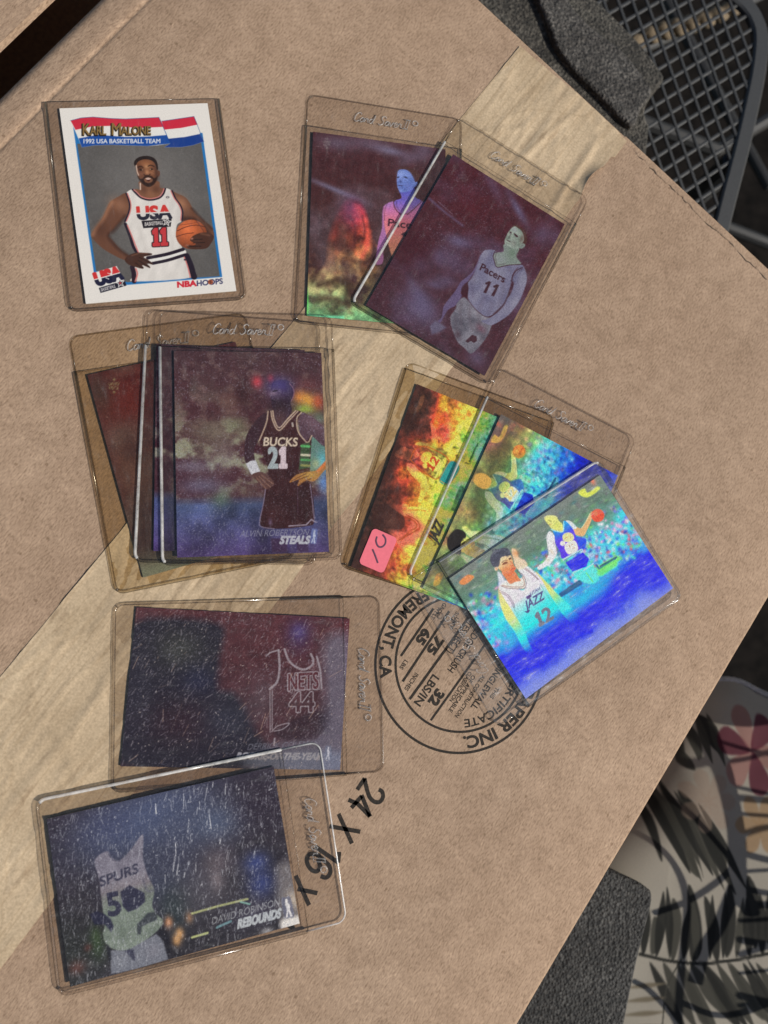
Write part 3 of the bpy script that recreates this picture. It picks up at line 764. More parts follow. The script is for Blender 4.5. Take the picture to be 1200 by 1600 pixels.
def paint_C():
    c = Canvas(W, H, POSE['C'], BASE['C'] + 1, .3)
    foil_base(c, 21, (92, 78, 110), (74, 32, 38), (72, 44, 52), .55)
    c.crop(560, 230, 3.5294)
    V = (104, 98, 134)
    c.stroke([(392, 285), (480, 360), (575, 432)], 1.0, V, .7, 1.4); c.stroke([(440, 300), (520, 370)], .4, (140, 132, 160), .5)
    for p, rx, ry, a, r in (((552, 520), 7, 3.4, .75, -.3), ((440, 600), 4, 5, .5, 0), ((335, 640), 5, 4, .45, .4), ((345, 890), 11, 8, .75, .3), ((330, 800), 9, 3, .5, .5), ((480, 740), 7, 3, .5, -.4), ((880, 345), 9, 2.2, .75, .55), ((740, 210), 10, 3, .45, .6), ((500, 620), 6, 6, .4, 0), ((1020, 480), 5, 7, .5, 0), ((650, 1160), 5, 4, .5, .2), ((420, 760), 5, 2, .5, -.3)):
        c.blob(p, rx, ry, V, a, r)
    c.blob((620, 300), 10, 10, (84, 30, 36), .6); c.blob((300, 560), 8, 10, (66, 26, 34), .7)
    def body(X, Y):
        n = vnoise(X, Y, 5, 31, 3); k = (n - .5) * 46
        return np.stack([118 + k, 116 + k, 142 + k * .8], -1)
    def face(X, Y):
        n = vnoise(X, Y, 2.5, 32, 2); k = (n - .5) * 60
        return np.stack([134 + k, 148 + k, 138 + k], -1)
    def short(X, Y):
        n = vnoise(X, Y, 4, 33, 3); k = (n - .5) * 70
        return np.stack([114 + k, 112 + k, 124 + k], -1)
    pacer(c, dict(arm=(98, 84, 118), short=short, body=body, neck=(126, 138, 132), face=face, hair=(78, 50, 44), line=(62, 32, 40), hi=(152, 152, 168), hand=(104, 100, 126)))
    ud_mark(c, (575, 160), (120, 105, 105), .5, 1.5)
    c.speck(520, 3, (150, 146, 168), .2, 1.6, .4, 1.2, .45, .14, lambda u, v: .35 + .65 * max(u, v) ** 3)
    c.dust((150, 148, 170), 41, .45)
    return c


def paint_B():
    c = Canvas(W, H, POSE['B'], 1.0, .34)
    foil_base(c, 52, (104, 92, 104), (72, 38, 42), (70, 46, 40), .6)
    c.crop(450, 130, 2.5)
    V = (118, 112, 140)
    for p, rx, ry, a, r in (((400, 265), 9, 2.2, .8, .1), ((300, 230), 9, 4, .4, 0), ((190, 235), 9, 4, .5, 0), ((530, 260), 6, 6, .5, 0), ((180, 415), 14, 1.4, .8, .3), ((470, 300), 7, 3, .4, -.4)): c.blob(p, rx, ry, V, a, r)
    fig = [(255, 455), (285, 470), (305, 540), (322, 640), (300, 690), (255, 705), (215, 690), (175, 740), (135, 830), (98, 772), (150, 715), (160, 620), (195, 520), (225, 468)]
    def rb(X, Y):
        n = vnoise(X, Y, 3.2, 55, 3); t = Y / H + (n - .5) * .14
        q = stops(t, [(.28, (120, 70, 110)), (.42, (215, 62, 70)), (.56, (226, 92, 66)), (.66, (206, 138, 84)), (.76, (186, 160, 108)), (.9, (158, 176, 118)), (1, (126, 200, 136))])  # rainbow sheen of the foil painted by height
        return q * (.3 + 1.15 * np.clip(vnoise(X, Y, 4.5, 56, 4) * 1.5 - .2, 0, 1))[..., None]
    c.fill(fig, rb, 3.0, .5); c.fill([(262, 470), (300, 500), (325, 640), (300, 690), (255, 660), (270, 590), (240, 540)], rb, 2.4, .8); c.stroke([(262, 480), (290, 540), (312, 620), (290, 680)], 1.8, (232, 92, 84), .6, 2); c.stroke([(240, 520), (262, 560), (258, 640)], 1.2, (70, 34, 36), .7, 1.6); c.stroke([(290, 520), (300, 580), (285, 640)], .9, (70, 30, 32), .6, 1.2); c.stroke([(215, 560), (200, 640), (150, 730), (110, 800)], 2.4, (150, 110, 96), .6, 3)
    c.blob((250, 500), 5, 7, (128, 74, 118), .6); c.blob((205, 620), 4, 8, (60, 34, 34), .6)
    a = np.clip((c.Y / H - .66) * 4 + (vnoise(c.X, c.Y, 7, 57, 4) - .5) * 2.8, 0, 1) * .8
    c.rgb = c.rgb * (1 - a[..., None]) + rb(c.X, c.Y) * a[..., None]
    c.stroke([(70, 800), (75, 850), (72, 905)], 1.2, (110, 235, 110), .8, 1.2); c.stroke([(80, 906), (150, 912), (215, 915)], 1.0, (120, 240, 190), .8, 1); c.stroke([(120, 790), (200, 770), (250, 800)], 2.2, (70, 52, 40), .7, 2)
    c.stroke([(100, 850), (170, 840), (240, 870)], 2.2, (80, 60, 46), .6, 2)
    PX = c.m([(405, 460)])[0]
    def body(X, Y):
        t = (Y - PX[1]) / 40
        return stops(t + (vnoise(X, Y, 4, 58, 2) - .5) * .12, [(-.1, (150, 130, 205)), (.1, (196, 118, 176)), (.3, (216, 122, 138)), (.55, (214, 140, 122)), (.9, (206, 160, 112))])
    def face(X, Y):
        k = (vnoise(X, Y, 2.2, 59, 2) - .5) * 50
        return np.stack([112 + k, 134 + k, 205 + k], -1)
    c.crop(580, 250, 10); LN = (62, 34, 48)
    c.fill([(200, 720), (175, 820), (170, 950), (165, 1080), (110, 1280), (85, 1450), (60, 1620), (170, 1620), (205, 1450), (244, 1200), (212, 1000)], (168, 112, 168), .5)
    c.fill([(350, 650), (250, 680), (205, 722), (190, 830), (200, 1000), (240, 1200), (320, 1510), (420, 1750), (900, 1750), (930, 700), (820, 660), (740, 640), (620, 790), (490, 856), (380, 740)], body, .4)
    def nk(X, Y):
        return stops((Y - PX[1]) / 10 + (vnoise(X, Y, 2, 60, 2) - .5) * .2, [(-.5, (96, 96, 190)), (0, (120, 100, 196)), (.6, (176, 120, 186)), (1.2, (206, 126, 160))])
    c.fill([(452, 480), (662, 430), (672, 530), (700, 595), (770, 645), (620, 795), (485, 850), (385, 745), (365, 645), (470, 600), (462, 540)], nk, .4)
    c.fill([(408, 180), (440, 120), (540, 108), (660, 148), (742, 228), (764, 330), (722, 350), (690, 335), (620, 250), (500, 180)], (76, 48, 46), .5)
    c.fill([(440, 156), (530, 152), (605, 195), (652, 268), (684, 345), (722, 344), (714, 392), (668, 437), (600, 482), (520, 504), (450, 500), (420, 450), (404, 390), (398, 320), (404, 250), (416, 185)], face, .35)
    c.blob((590, 440), 2.4, 2.4, (86, 96, 176), .5); c.blob((480, 210), 2.4, 1.6, (150, 170, 225), .5); c.blob((655, 330), 1.0, 2.4, (90, 110, 170), .5)
    c.fill([(500, 262), (545, 262), (574, 292), (530, 284)], (44, 44, 74), .3, .9); c.fill([(404, 262), (436, 264), (432, 282), (406, 282)], (44, 44, 74), .3, .85); c.blob((458, 338), .7, .8, (60, 66, 120), .8); c.stroke([(428, 402), (452, 396), (482, 408)], .45, (56, 44, 86), .9); c.stroke([(440, 440), (480, 436)], .3, (80, 84, 150), .5); c.stroke([(690, 372), (650, 440)], .3, (70, 66, 120), .6)
    c.stroke([(350, 650), (365, 740), (412, 812), (474, 862)], .45, LN, .9); c.stroke([(386, 640), (402, 732), (446, 796)], .25, LN, .7); c.stroke([(785, 655), (640, 792), (560, 856)], .4, LN, .8); c.stroke([(250, 680), (215, 780), (205, 950)], .3, LN, .5)
    c.text('Pacers', (262, 1032), (790, 1096), (8, -112), LN, .12)
    c.fill([(470, 1160), (540, 1120), (570, 1140), (540, 1190), (500, 1190)], LN, .3, .9)
    c.fill([(238, 1330), (322, 1510), (262, 1562), (190, 1500), (196, 1380)], (70, 44, 42), .6, .9)
    c.crop(450, 130, 2.5)
    ud_mark(c, (152, 234), (140, 132, 128), .6, 1.1)
    c.speck(200, 5, (160, 150, 160), .2, 1.4, .4, 1.2, .35, .14); c.dust((150, 140, 150), 61, .35)
    return c


def bucks_bg(c, seed):
    foil_base(c, seed, (112, 104, 94), (80, 52, 56), (74, 42, 48), .5)
    # blurred crowd
    n = vnoise(c.X * 1.0, c.Y * 1.5, 10, seed + 3, 4); k = np.exp(-((c.Y / c.h - .52) / .24) ** 2)
    a = np.clip((n - .47) * 7, 0, 1) * k; c.rgb = c.rgb * (1 - a[..., None]) + np.array((142, 142, 120)) * a[..., None]
    n2 = vnoise(c.X, c.Y * 1.3, 8, seed + 7, 4); a = np.clip((n2 - .5) * 8, 0, 1) * k * .95; c.rgb = c.rgb * (1 - a[..., None]) + np.array((64, 30, 38)) * a[..., None]
    n4 = vnoise(c.X, c.Y * 1.2, 4, seed + 11, 3); a = np.clip((n4 - .58) * 7, 0, 1) * np.clip(1.1 - c.Y / c.h * 1.5, 0, 1) * .7; c.rgb = c.rgb * (1 - a[..., None]) + np.array((120, 96, 92)) * a[..., None]
    # floor
    fl = 1 / (1 + np.exp(-(c.Y / c.h - .735) * 120)); n3 = vnoise(c.X, c.Y, 9, seed + 9, 4)
    kk = np.clip(.35 + n3 * .9, 0, 1.3)[..., None]
    flo = (np.array((86, 108, 158)) * (1 - np.clip((c.Y / c.h - .74) / .26, 0, 1))[..., None] + np.array((88, 72, 128)) * np.clip((c.Y / c.h - .74) / .26, 0, 1)[..., None]) * kk
    c.rgb = c.rgb * (1 - .92 * fl[..., None]) + flo * .92 * fl[..., None]
    bd = np.exp(-((c.Y / c.h - .735) / .012) ** 2) * .7; c.rgb = c.rgb * (1 - bd[..., None]) + np.array((74, 70, 92)) * bd[..., None]
    up = np.clip(1 - c.Y / c.h / .33, 0, 1) * .4; c.rgb = c.rgb * (1 - up[..., None]) + np.array((62, 44, 50)) * up[..., None]


def paint_D():
    c = Canvas(W, H, POSE['D'], BASE['D'] + 1, .27)
    bucks_bg(c, 71)
    c.crop(90, 470, 2.6667)
    for p, rx, ry, cc, a, r in (((832, 338), 2.2, 2.6, (205, 72, 80), .9, 0), ((888, 325), 1.4, 1.8, (180, 60, 60), .8, 0), ((1010, 400), 3, 3, (214, 130, 62), .9, 0), ((1045, 415), 4, 3, (222, 160, 70), .95, .4), ((1030, 452), 4.5, 2.2, (150, 180, 70), .9, 0), ((1085, 420), 2.5, 3.5, (190, 86, 56), .8, 0), ((1040, 350), 5, 3, (110, 60, 60), .6, 0), ((720, 420), 5, 4, (120, 92, 82), .7, 0), ((770, 390), 3, 5, (56, 32, 34), .9, 0), ((1090, 490), 3, 3, (110, 150, 120), .6, 0), ((680, 825), 4, 3.5, (86, 110, 90), .7, 0), ((640, 560), 9, 7, (134, 136, 112), .5, .3), ((700, 650), 6, 7, (140, 132, 128), .5, 0), ((560, 690), 9, 3, (128, 126, 146), .6, 0), ((600, 770), 10, 4, (124, 134, 168), .5, 0), ((750, 520), 6, 4, (120, 124, 96), .6, .4)):
        c.blob(p, rx, ry, cc, a, r)
    c.crop(370, 570, 5.16)
    DK = (56, 32, 33)
    def jer(X, Y):
        k = .82 + .45 * vnoise(X, Y, 6, 80, 3); return np.array(DK, float) * k[..., None]
    c.fill([(605, 575), (712, 660), (714, 770), (640, 850), (595, 860), (582, 800)], (96, 140, 128), 1.2, .85); c.blob((690, 800), 2.4, 5, (96, 190, 214), .9); c.blob((640, 800), 2.2, 2.4, (168, 176, 130), .8); c.blob((700, 950), 2.5, 5, (96, 140, 210), .8)
    c.fill([(250, 385), (180, 420), (110, 510), (70, 600), (60, 720), (80, 800), (180, 860), (150, 780), (140, 680), (180, 600), (230, 470)], (60, 40, 46), .4)
    c.fill([(516, 388), (600, 420), (680, 480), (702, 530), (702, 655), (605, 575), (560, 612), (505, 545)], (84, 62, 72), .4); c.blob((610, 470), 6, 3, (118, 92, 104), .7, .6)
    c.fill([(250, 375), (280, 375), (300, 440), (340, 530), (400, 470), (470, 375), (520, 385), (490, 450), (500, 560), (560, 620), (602, 575), (590, 800), (586, 960), (604, 970), (625, 1250), (560, 1300), (300, 1322), (188, 1290), (212, 1120), (240, 960), (250, 830), (180, 610), (232, 480)], jer, .4)
    c.fill([(285, 150), (330, 125), (390, 120), (440, 148), (462, 200), (452, 262), (432, 312), (440, 380), (345, 520), (305, 440), (300, 372), (284, 330), (274, 250)], (58, 42, 58), .4)
    c.blob((340, 170), 6, 4.5, (74, 66, 130), .8); c.blob((320, 240), 3.5, 3, (96, 78, 104), .7); c.blob((290, 230), 1.6, 1.2, (150, 130, 150), .7); c.blob((350, 330), 5, 3.5, (44, 30, 38), .9); c.blob((345, 440), 4, 5, (92, 66, 62), .7)
    c.stroke([(284, 285), (310, 296)], .5, (36, 24, 30), .9); c.stroke([(292, 214), (326, 208)], .5, (34, 26, 40), .9); c.stroke([(425, 150), (455, 190), (460, 240), (440, 290)], .4, (150, 110, 130), .7)
    TR = (200, 178, 156)
    for pts in ([(252, 376), (238, 470), (182, 610)], [(276, 375), (290, 450), (340, 530), (420, 450), (492, 375)], [(290, 372), (302, 440), (342, 508), (410, 436), (474, 372)], [(520, 386), (484, 430), (492, 530), (540, 602), (575, 626), (604, 572)]): c.stroke(pts, .55, TR, .85, .35, True)
    c.stroke([(236, 960), (216, 1110), (184, 1265), (200, 1306), (300, 1322)], .4, (150, 140, 170), .7); c.stroke([(592, 965), (612, 1130), (626, 1245)], .4, (150, 140, 170), .7); c.stroke([(420, 1300), (560, 1290), (600, 1248), (640, 1270)], .5, (170, 160, 180), .8, .3, False); c.stroke([(490, 990), (492, 1200)], .3, (84, 62, 80), .7)
    c.fill([(520, 640), (588, 625), (586, 830), (500, 845)], (66, 92, 62), .5, .85, False)
    for y, cc in ((655, (96, 190, 110)), (690, (52, 70, 44)), (726, (222, 214, 190)), (765, (80, 160, 90)), (810, (150, 150, 90))): c.stroke([(522, y), (586, y + 4)], 1.0, cc, .85, .4)
    c.fill([(72, 800), (110, 775), (152, 770), (190, 862), (120, 888)], (196, 198, 206), .3, 1, False)
    c.fill([(120, 888), (190, 862), (255, 895), (302, 955), (280, 985), (232, 1002), (160, 935)], (92, 64, 60), .35)
    for f in ([(180, 900), (270, 985)], [(200, 890), (292, 960)], [(160, 910), (235, 1000)]): c.stroke(f, .35, (160, 124, 104), .6)
    c.fill([(720, 775), (650, 848), (560, 866), (480, 888), (428, 938), (436, 948), (500, 925), (490, 968), (500, 974), (560, 935), (625, 938), (700, 860), (724, 830)], (164, 112, 62), .35)
    c.stroke([(720, 785), (655, 855)], 1.3, (220, 124, 70), .8, .8); c.blob((590, 890), 4, 2, (190, 160, 84), .7)
    for f in ([(560, 875), (440, 938)], [(580, 895), (500, 925)], [(600, 915), (500, 965)]): c.stroke(f, .35, (80, 50, 36), .7)
    for g, cc in ((.45, (70, 50, 46)), (.12, (206, 190, 170))): c.text('BUCKS', (215, 652), (485, 656), (8, -66), cc, g)
    c.text('2', (258, 830), (325, 829), (2, -160), (160, 172, 176), .55); c.text('1', (346, 829), (402, 828), (2, -160), (204, 188, 196), .55)
    c.stroke([(448, 470), (452, 495)], .8, (200, 190, 180), .8)
    c.blob((270, 1270), .8, 1.6, (120, 100, 130), .7)
    c.fill([(275, 1400), (405, 1400), (408, 1510), (285, 1515)], (60, 38, 60), .8, .7, False); c.fill([(480, 1400), (570, 1400), (580, 1510), (490, 1515)], (60, 38, 60), .8, .6, False)
    c.text('ALVIN ROBERTSON', (22, 1386), (572, 1374), (14, -50), (140, 140, 160), -.02, .9); c.text('STEALS', (346, 1442), (580, 1440), (16, -58), (176, 178, 190), .28)
    nba_mark(c, (622, 1382), 48, 118, .1, (190, 200, 220), (110, 130, 190), .8)
    c.speck(900, 8, (176, 172, 188), .2, 2.4, .9, .7, .5, .18); c.dust((165, 165, 190), 91, .6)
    return c


def paint_D2():
    c = Canvas(W, H, POSE['D2'], BASE['D2'] + 1, .45)
    bucks_bg(c, 76); c.rgb *= np.array((.95, .92, 1.0)); c.speck(300, 11, (150, 146, 165), .2, 2, .9, .8, .4); c.dust((150, 150, 172), 93, .5); return c


def paint_D3():
    c = Canvas(W, H, POSE['D3'], 1.0, .4)
    foil_base(c, 101, (92, 86, 78), (82, 34, 34), (74, 60, 56), .5)
    c.crop(90, 470, 2.6667)
    c.blob((255, 430), 12, 9, (96, 38, 34), .8); c.blob((170, 380), 5, 11, (66, 58, 54), .7); c.blob((270, 560), 9, 6, (104, 92, 88), .6); c.blob((330, 700), 9, 10, (110, 84, 70), .6); c.blob((310, 620), 4, 8, (64, 40, 38), .7)
    a = np.clip((c.Y / H - .86) * 9, 0, 1) * .8; c.rgb = c.rgb * (1 - a[..., None]) + np.array((122, 130, 112)) * a[..., None]
    ud_mark(c, (236, 352), (150, 150, 110), .75, 1.7)
    c.speck(260, 13, (160, 150, 150), .2, 2, 1.4, .8, .35); c.dust((150, 142, 138), 95, .5); return c


def jazz(c, seed=1, crowd=True):
    """two-figure picture; traced in the frame of the front card"""
    real = c.pose, c.z; c.pose, c.z = POSE['G'], BASE['G'] + 1
    v = c.Y / c.h; u = c.X / c.w; n = vnoise(c.X, c.Y, 8, 120 + seed, 4)
    c.rgb[:] = stops(v + (n - .5) * .16, [(0, (112, 118, 112)), (.15, (88, 112, 96)), (.28, (88, 140, 128)), (.36, (74, 190, 196)), (.5, (64, 196, 226)), (.6, (28, 130, 240)), (.68, (10, 40, 240)), (.76, (8, 14, 236)), (.86, (50, 66, 225)), (.92, (112, 126, 200)), (1, (126, 136, 190))])  # foil diffraction put into the colour as bands down the card
    r = random.Random(5 + seed)
    pal = [(60, 190, 200), (230, 240, 250), (40, 90, 220), (214, 150, 180), (36, 110, 130), (90, 220, 190), (200, 90, 110), (120, 200, 110), (150, 180, 240), (30, 60, 150)]
    for _ in range(1100 if crowd else 300):
        uu = r.random(); vv = r.gauss(.40 + .10 * uu, .11)
        if not .18 < vv < .66: continue
        if .2 < uu < .48 and vv > .5: continue
        q = r.choice(pal)
        if uu > .8 and vv < .42: q = r.choice(((226, 180, 205), (240, 235, 245), (110, 90, 210), (200, 130, 170)))
        if uu < .25 and vv > .36: q = r.choice(((190, 120, 180), (40, 80, 225), (230, 235, 250), (210, 90, 120), (70, 150, 230)))
        c.blob((uu * c.w, vv * c.h), r.uniform(.5, 1.3), r.uniform(.5, 1.2), q, r.uniform(.5, .95), 0, True)
    for _ in range(160):
        uu, vv = r.random(), r.uniform(.02, .27); c.blob((uu * c.w, vv * c.h), r.uniform(.6, 2), r.uniform(.4, 1), r.choice(((120, 170, 110), (70, 84, 78), (150, 165, 140), (84, 120, 120), (96, 90, 96))), r.uniform(.3, .7), 0, True)
    c.crop(680, 720, 3)
    for q, rx, ry in (((690, 650), 12, 5), ((560, 690), 9, 6), ((820, 560), 10, 4), ((430, 790), 8, 7), ((300, 760), 7, 6)): c.blob(q, rx, ry, (20, 205, 245), .75, -.05)
    for q, rx, ry in (((880, 560), 9, 5), ((700, 760), 12, 5), ((480, 920), 10, 5), ((1040, 540), 8, 6)): c.blob(q, rx, ry, (4, 8, 232), .85)
    c.fill([(670, 150), (700, 130), (715, 150), (760, 120), (770, 135), (712, 172)], (206, 220, 90), .6, .9); c.blob((738, 95), 1.2, 2, (220, 120, 90), .8); c.fill([(112, 570), (150, 535), (182, 545), (140, 580)], (214, 130, 70), .5, .9)
    c.stroke([(590, 628), (680, 572)], 2.2, (16, 70, 110), .9, .6); c.stroke([(770, 505), (850, 460)], 3.0, (130, 230, 100), .85, .8); c.stroke([(775, 494), (850, 452)], .9, (16, 60, 90), .9, .4)
    # far player
    c.crop(840, 780, 10)
    c.fill([(545, 1150), (700, 1095), (862, 1030), (955, 1200), (900, 1310), (760, 1310), (650, 1260)], (104, 232, 196), 1.0, .85); c.stroke([(560, 1148), (700, 1078)], .5, (190, 250, 250), .9); c.stroke([(720, 1110), (870, 1005)], .5, (190, 250, 250), .9); c.stroke([(760, 1150), (860, 1290)], .5, (120, 220, 90), .7)
    c.fill([(192, 498), (140, 580), (150, 720), (172, 850), (118, 960), (0, 1060), (38, 1100), (200, 1000), (302, 850), (272, 700), (264, 580)], (226, 222, 232), .35); c.blob((220, 820), 1.2, 2.4, (236, 196, 176), .8); c.blob((160, 950), 1.6, 1.2, (238, 206, 180), .8); c.stroke([(240, 660), (262, 720)], .25, (110, 80, 90), .7); c.stroke([(264, 590), (280, 700), (300, 840)], .3, (170, 130, 150), .6)
    c.fill([(440, 340), (520, 348), (600, 428), (680, 450), (762, 330), (818, 222), (852, 200), (842, 320), (772, 480), (720, 572), (640, 572), (570, 532), (540, 452)], (234, 168, 122), .35); c.fill([(440, 340), (520, 348), (610, 440), (560, 470), (520, 430)], (206, 236, 242), .5, .9); c.stroke([(820, 225), (762, 335), (690, 450)], .3, (240, 236, 190), .8)
    def j2(X, Y):
        a_, b_ = c.m([(420, 420), (430, 620)]); t = (Y - a_[1]) / (b_[1] - a_[1])
        return stops(t + (vnoise(X, Y, 2, 133, 2) - .5) * .3, [(-.3, (40, 150, 225)), (.3, (44, 110, 225)), (.8, (92, 70, 210)), (1.6, (84, 50, 205))])
    c.fill([(240, 490), (310, 500), (382, 510), (402, 352), (450, 350), (542, 450), (592, 560), (642, 720), (664, 792), (400, 932), (350, 820), (282, 700), (266, 570)], j2, .3)
    c.fill([(590, 590), (700, 600), (760, 640), (740, 760), (680, 800), (640, 700)], (24, 60, 230), .6, .9)
    c.fill([(104, 292), (150, 258), (222, 268), (292, 278), (332, 340), (382, 382), (398, 440), (392, 505), (300, 492), (222, 460), (180, 410), (130, 352)], (206, 206, 128), .35)
    c.stroke([(110, 290), (160, 262), (260, 264), (300, 290)], .6, (226, 224, 150), .8); c.stroke([(170, 330), (215, 345)], .35, (110, 110, 60), .8); c.stroke([(180, 402), (215, 388)], .3, (150, 110, 60), .8); c.blob((300, 400), 1.4, 1.8, (170, 180, 96), .6)
    c.stroke([(215, 470), (260, 490), (385, 512), (408, 440), (404, 352)], .45, (180, 240, 236), .95)
    c.fill([(390, 572), (430, 530), (510, 524), (562, 570), (560, 632), (470, 672), (400, 642)], (226, 208, 158), .3); c.ell((392, 690), 42, 40, (240, 226, 208)); c.stroke([(430, 610), (470, 590)], .3, (150, 110, 60), .8); c.stroke([(505, 560), (520, 610)], .3, (150, 120, 70), .7)
    c.fill([(420, 722), (572, 642), (632, 790), (482, 862)], (240, 230, 206), .35); c.stroke([(492, 722), (508, 752)], .3, (120, 80, 70), .9); c.stroke([(528, 716), (552, 704)], .25, (120, 80, 70), .9); c.stroke([(552, 768), (578, 756)], .25, (120, 80, 70), .9)
    c.stroke([(405, 945), (690, 790)], 1.0, (196, 240, 236), .95); c.stroke([(412, 952), (690, 798)], .25, (40, 70, 90), .9)
    c.fill([(438, 992), (706, 832), (802, 930), (762, 1052), (542, 1130)], (22, 12, 236), .4, 1, False); c.blob((660, 900), 2, 1.6, (50, 60, 250), .7)
    c.ell((940, 255), 102, 102, (226, 84, 58)); c.blob((910, 220), 1.4, 1.4, (246, 140, 100), .7); c.stroke([(850, 250), (930, 270), (1030, 230)], .25, (160, 50, 40), .7); c.stroke([(930, 155), (950, 250), (920, 350)], .25, (160, 50, 40), .6)
    c.stroke([(480, 1400), (650, 1288)], 1.4, (14, 80, 112), .9, .4); c.stroke([(920, 1030), (962, 1088), (1210, 930)], .9, (14, 80, 112), .95, .35, False); c.stroke([(980, 1150), (1200, 1010)], 3.2, (120, 235, 110), .85, 1.2)
    # near player
    c.crop(680, 720, 3)
    def arm(X, Y):
        k = (vnoise(X, Y, 2.5, 131, 2) - .5) * 40
        return stops(Y / c.h, [(.3, (240, 200, 150)), (.42, (238, 224, 124)), (.54, (160, 242, 150)), (.64, (50, 222, 235)), (.72, (14, 120, 250)), (.78, (8, 24, 238))]) + k[..., None]
    def jer(X, Y):
        q = c.m([(420, 560), (520, 760)]); t = (Y - q[0, 1]) / (q[1, 1] - q[0, 1]); k = (vnoise(X, Y, 3, 130, 2) - .5) * 24
        return stops(t, [(-.2, (238, 222, 230)), (.25, (216, 206, 236)), (.45, (150, 226, 236)), (.7, (60, 232, 226)), (.9, (20, 190, 245)), (1.05, (14, 110, 250)), (1.25, (8, 30, 238))]) + k[..., None]
    c.fill([(298, 592), (302, 660), (330, 740), (372, 800), (420, 890), (470, 900), (450, 810), (400, 720), (360, 660), (330, 615)], arm, .8)
    c.fill([(470, 520), (540, 590), (600, 650), (680, 730), (740, 800), (690, 800), (590, 720), (530, 650)], arm, .8)
    c.fill([(296, 560), (300, 600), (330, 640), (330, 570), (310, 530), (292, 520)], (232, 226, 236), 1.0, .8)
    c.fill([(300, 592), (332, 560), (370, 590), (415, 606), (424, 560), (390, 510), (420, 490), (460, 515), (500, 560), (534, 622), (590, 710), (640, 800), (480, 900), (410, 780), (352, 690), (315, 630)], jer, .6)
    c.crop(760, 840, 9.41)
    c.fill([(370, 170), (430, 180), (450, 240), (480, 290), (560, 336), (604, 400), (560, 450), (480, 470), (430, 430), (400, 330)], (238, 200, 174), .6, .9); c.blob((430, 230), 1.5, 2, (214, 140, 90), .7)
    c.fill([(222, 690), (350, 630), (500, 600), (545, 560), (572, 640), (560, 742), (400, 748), (280, 735)], (240, 212, 204), .4)
    c.fill([(230, 500), (400, 490), (470, 585), (505, 632), (420, 652), (350, 680), (285, 600)], (226, 124, 82), .45)
    def fc(X, Y):
        a_, b_ = c.m([(270, 280), (340, 540)]); t = (Y - a_[1]) / (b_[1] - a_[1]); return stops(t + (vnoise(X, Y, 1.2, 134, 2) - .5) * .25, [(0, (216, 196, 160)), (.4, (222, 168, 124)), (.8, (224, 122, 80)), (1.1, (216, 104, 66))])
    c.fill([(188, 340), (230, 275), (338, 250), (372, 292), (402, 400), (432, 450), (404, 500), (342, 562), (280, 542), (204, 476), (170, 432)], fc, .35); c.ell((145, 455), 26, 34, (226, 206, 180)); c.blob((148, 458), .5, .7, (160, 110, 80), .7)
    c.fill([(56, 335), (66, 268), (108, 204), (178, 166), (278, 150), (340, 188), (362, 250), (330, 262), (252, 272), (204, 312), (192, 400), (152, 432), (92, 420)], (66, 66, 78), .5)
    for _ in range(130):
        a_ = r.uniform(0, 6.28); k_ = r.random() ** .5; c.blob((205 + 140 * k_ * math.cos(a_) - 20, 285 + 120 * k_ * math.sin(a_) - 30) if False else (90 + r.random() * 250, 170 + r.random() * 110 + (0 if r.random() < .6 else 90) * 0), .32, .3, r.choice(((44, 46, 56), (92, 96, 110), (58, 60, 72))), .6)
    c.fill([(228, 402), (262, 362), (312, 356), (306, 378), (270, 392)], (96, 58, 44), .25, .9); c.fill([(326, 306), (362, 290), (368, 312), (338, 326)], (84, 56, 46), .25, .9); c.stroke([(225, 372), (262, 340), (310, 336)], .3, (70, 50, 44), .8)
    c.stroke([(350, 350), (392, 396), (362, 420)], .3, (150, 76, 52), .8); c.stroke([(356, 482), (388, 456), (420, 452)], .4, (140, 60, 50), .85); c.blob((300, 460), 1.4, 1.6, (232, 140, 96), .6)
    for o in (0, 26): c.stroke([(212 + o * .8, 708 - o * .3), (300, 742 - o), (430, 752 - o), (562 - o * .8, 744 - o), (580 - o, 640), (530 - o, 545), (462 - o * .4, 492)], .24, (96, 80, 70), .95)
    for o in (0, 24): c.stroke([(180 + o * .4, 800 - o), (290 + o, 850 - o * .4), (372 + o, 960), (400 + o * .5, 1030)], .24, (96, 82, 72), .9); c.stroke([(550 + o, 456 - o * .2), (660 + o, 530), (760 + o * .4, 620)], .24, (96, 82, 72), .9)
    c.stroke([(400, 1030), (470, 1150)], .3, (60, 120, 90), .6); c.stroke([(790, 680), (880, 840), (980, 960)], .3, (70, 150, 110), .7)
    c.fill([(578, 872), (648, 830), (664, 868), (606, 912)], (84, 60, 110), .25, 1, False); c.text('UTAH', (652, 852), (792, 768), (-10, -44), (96, 92, 122), .06)
    c.text('JAZZ', (585, 1062), (850, 905), (-22, -120), (70, 66, 110), .16); c.fill([(556, 1082), (580, 1080), (606, 1090), (622, 1060), (640, 1072), (616, 1108), (580, 1100)], (70, 66, 110), .3)
    c.text('12', (780, 1306), (990, 1186), (-72, -178), (104, 108, 122), .34)
    c.stroke([(690, 1405), (860, 1330), (1000, 1240), (1060, 1160)], .4, (90, 130, 190), .7); c.stroke([(650, 1450), (720, 1590)], .4, (110, 120, 235), .6)
    c.blob((285, 1540), 1.8, 1.6, (140, 140, 190), .7)
    c.pose, c.z = real


def finish_G(c):
    c.speck(900, 21, (190, 200, 235), .2, 2.2, 1.0, .5, .45, .15, lambda u, v: .12 + .88 * v ** 5); c.dust((190, 200, 230), 97, .4)


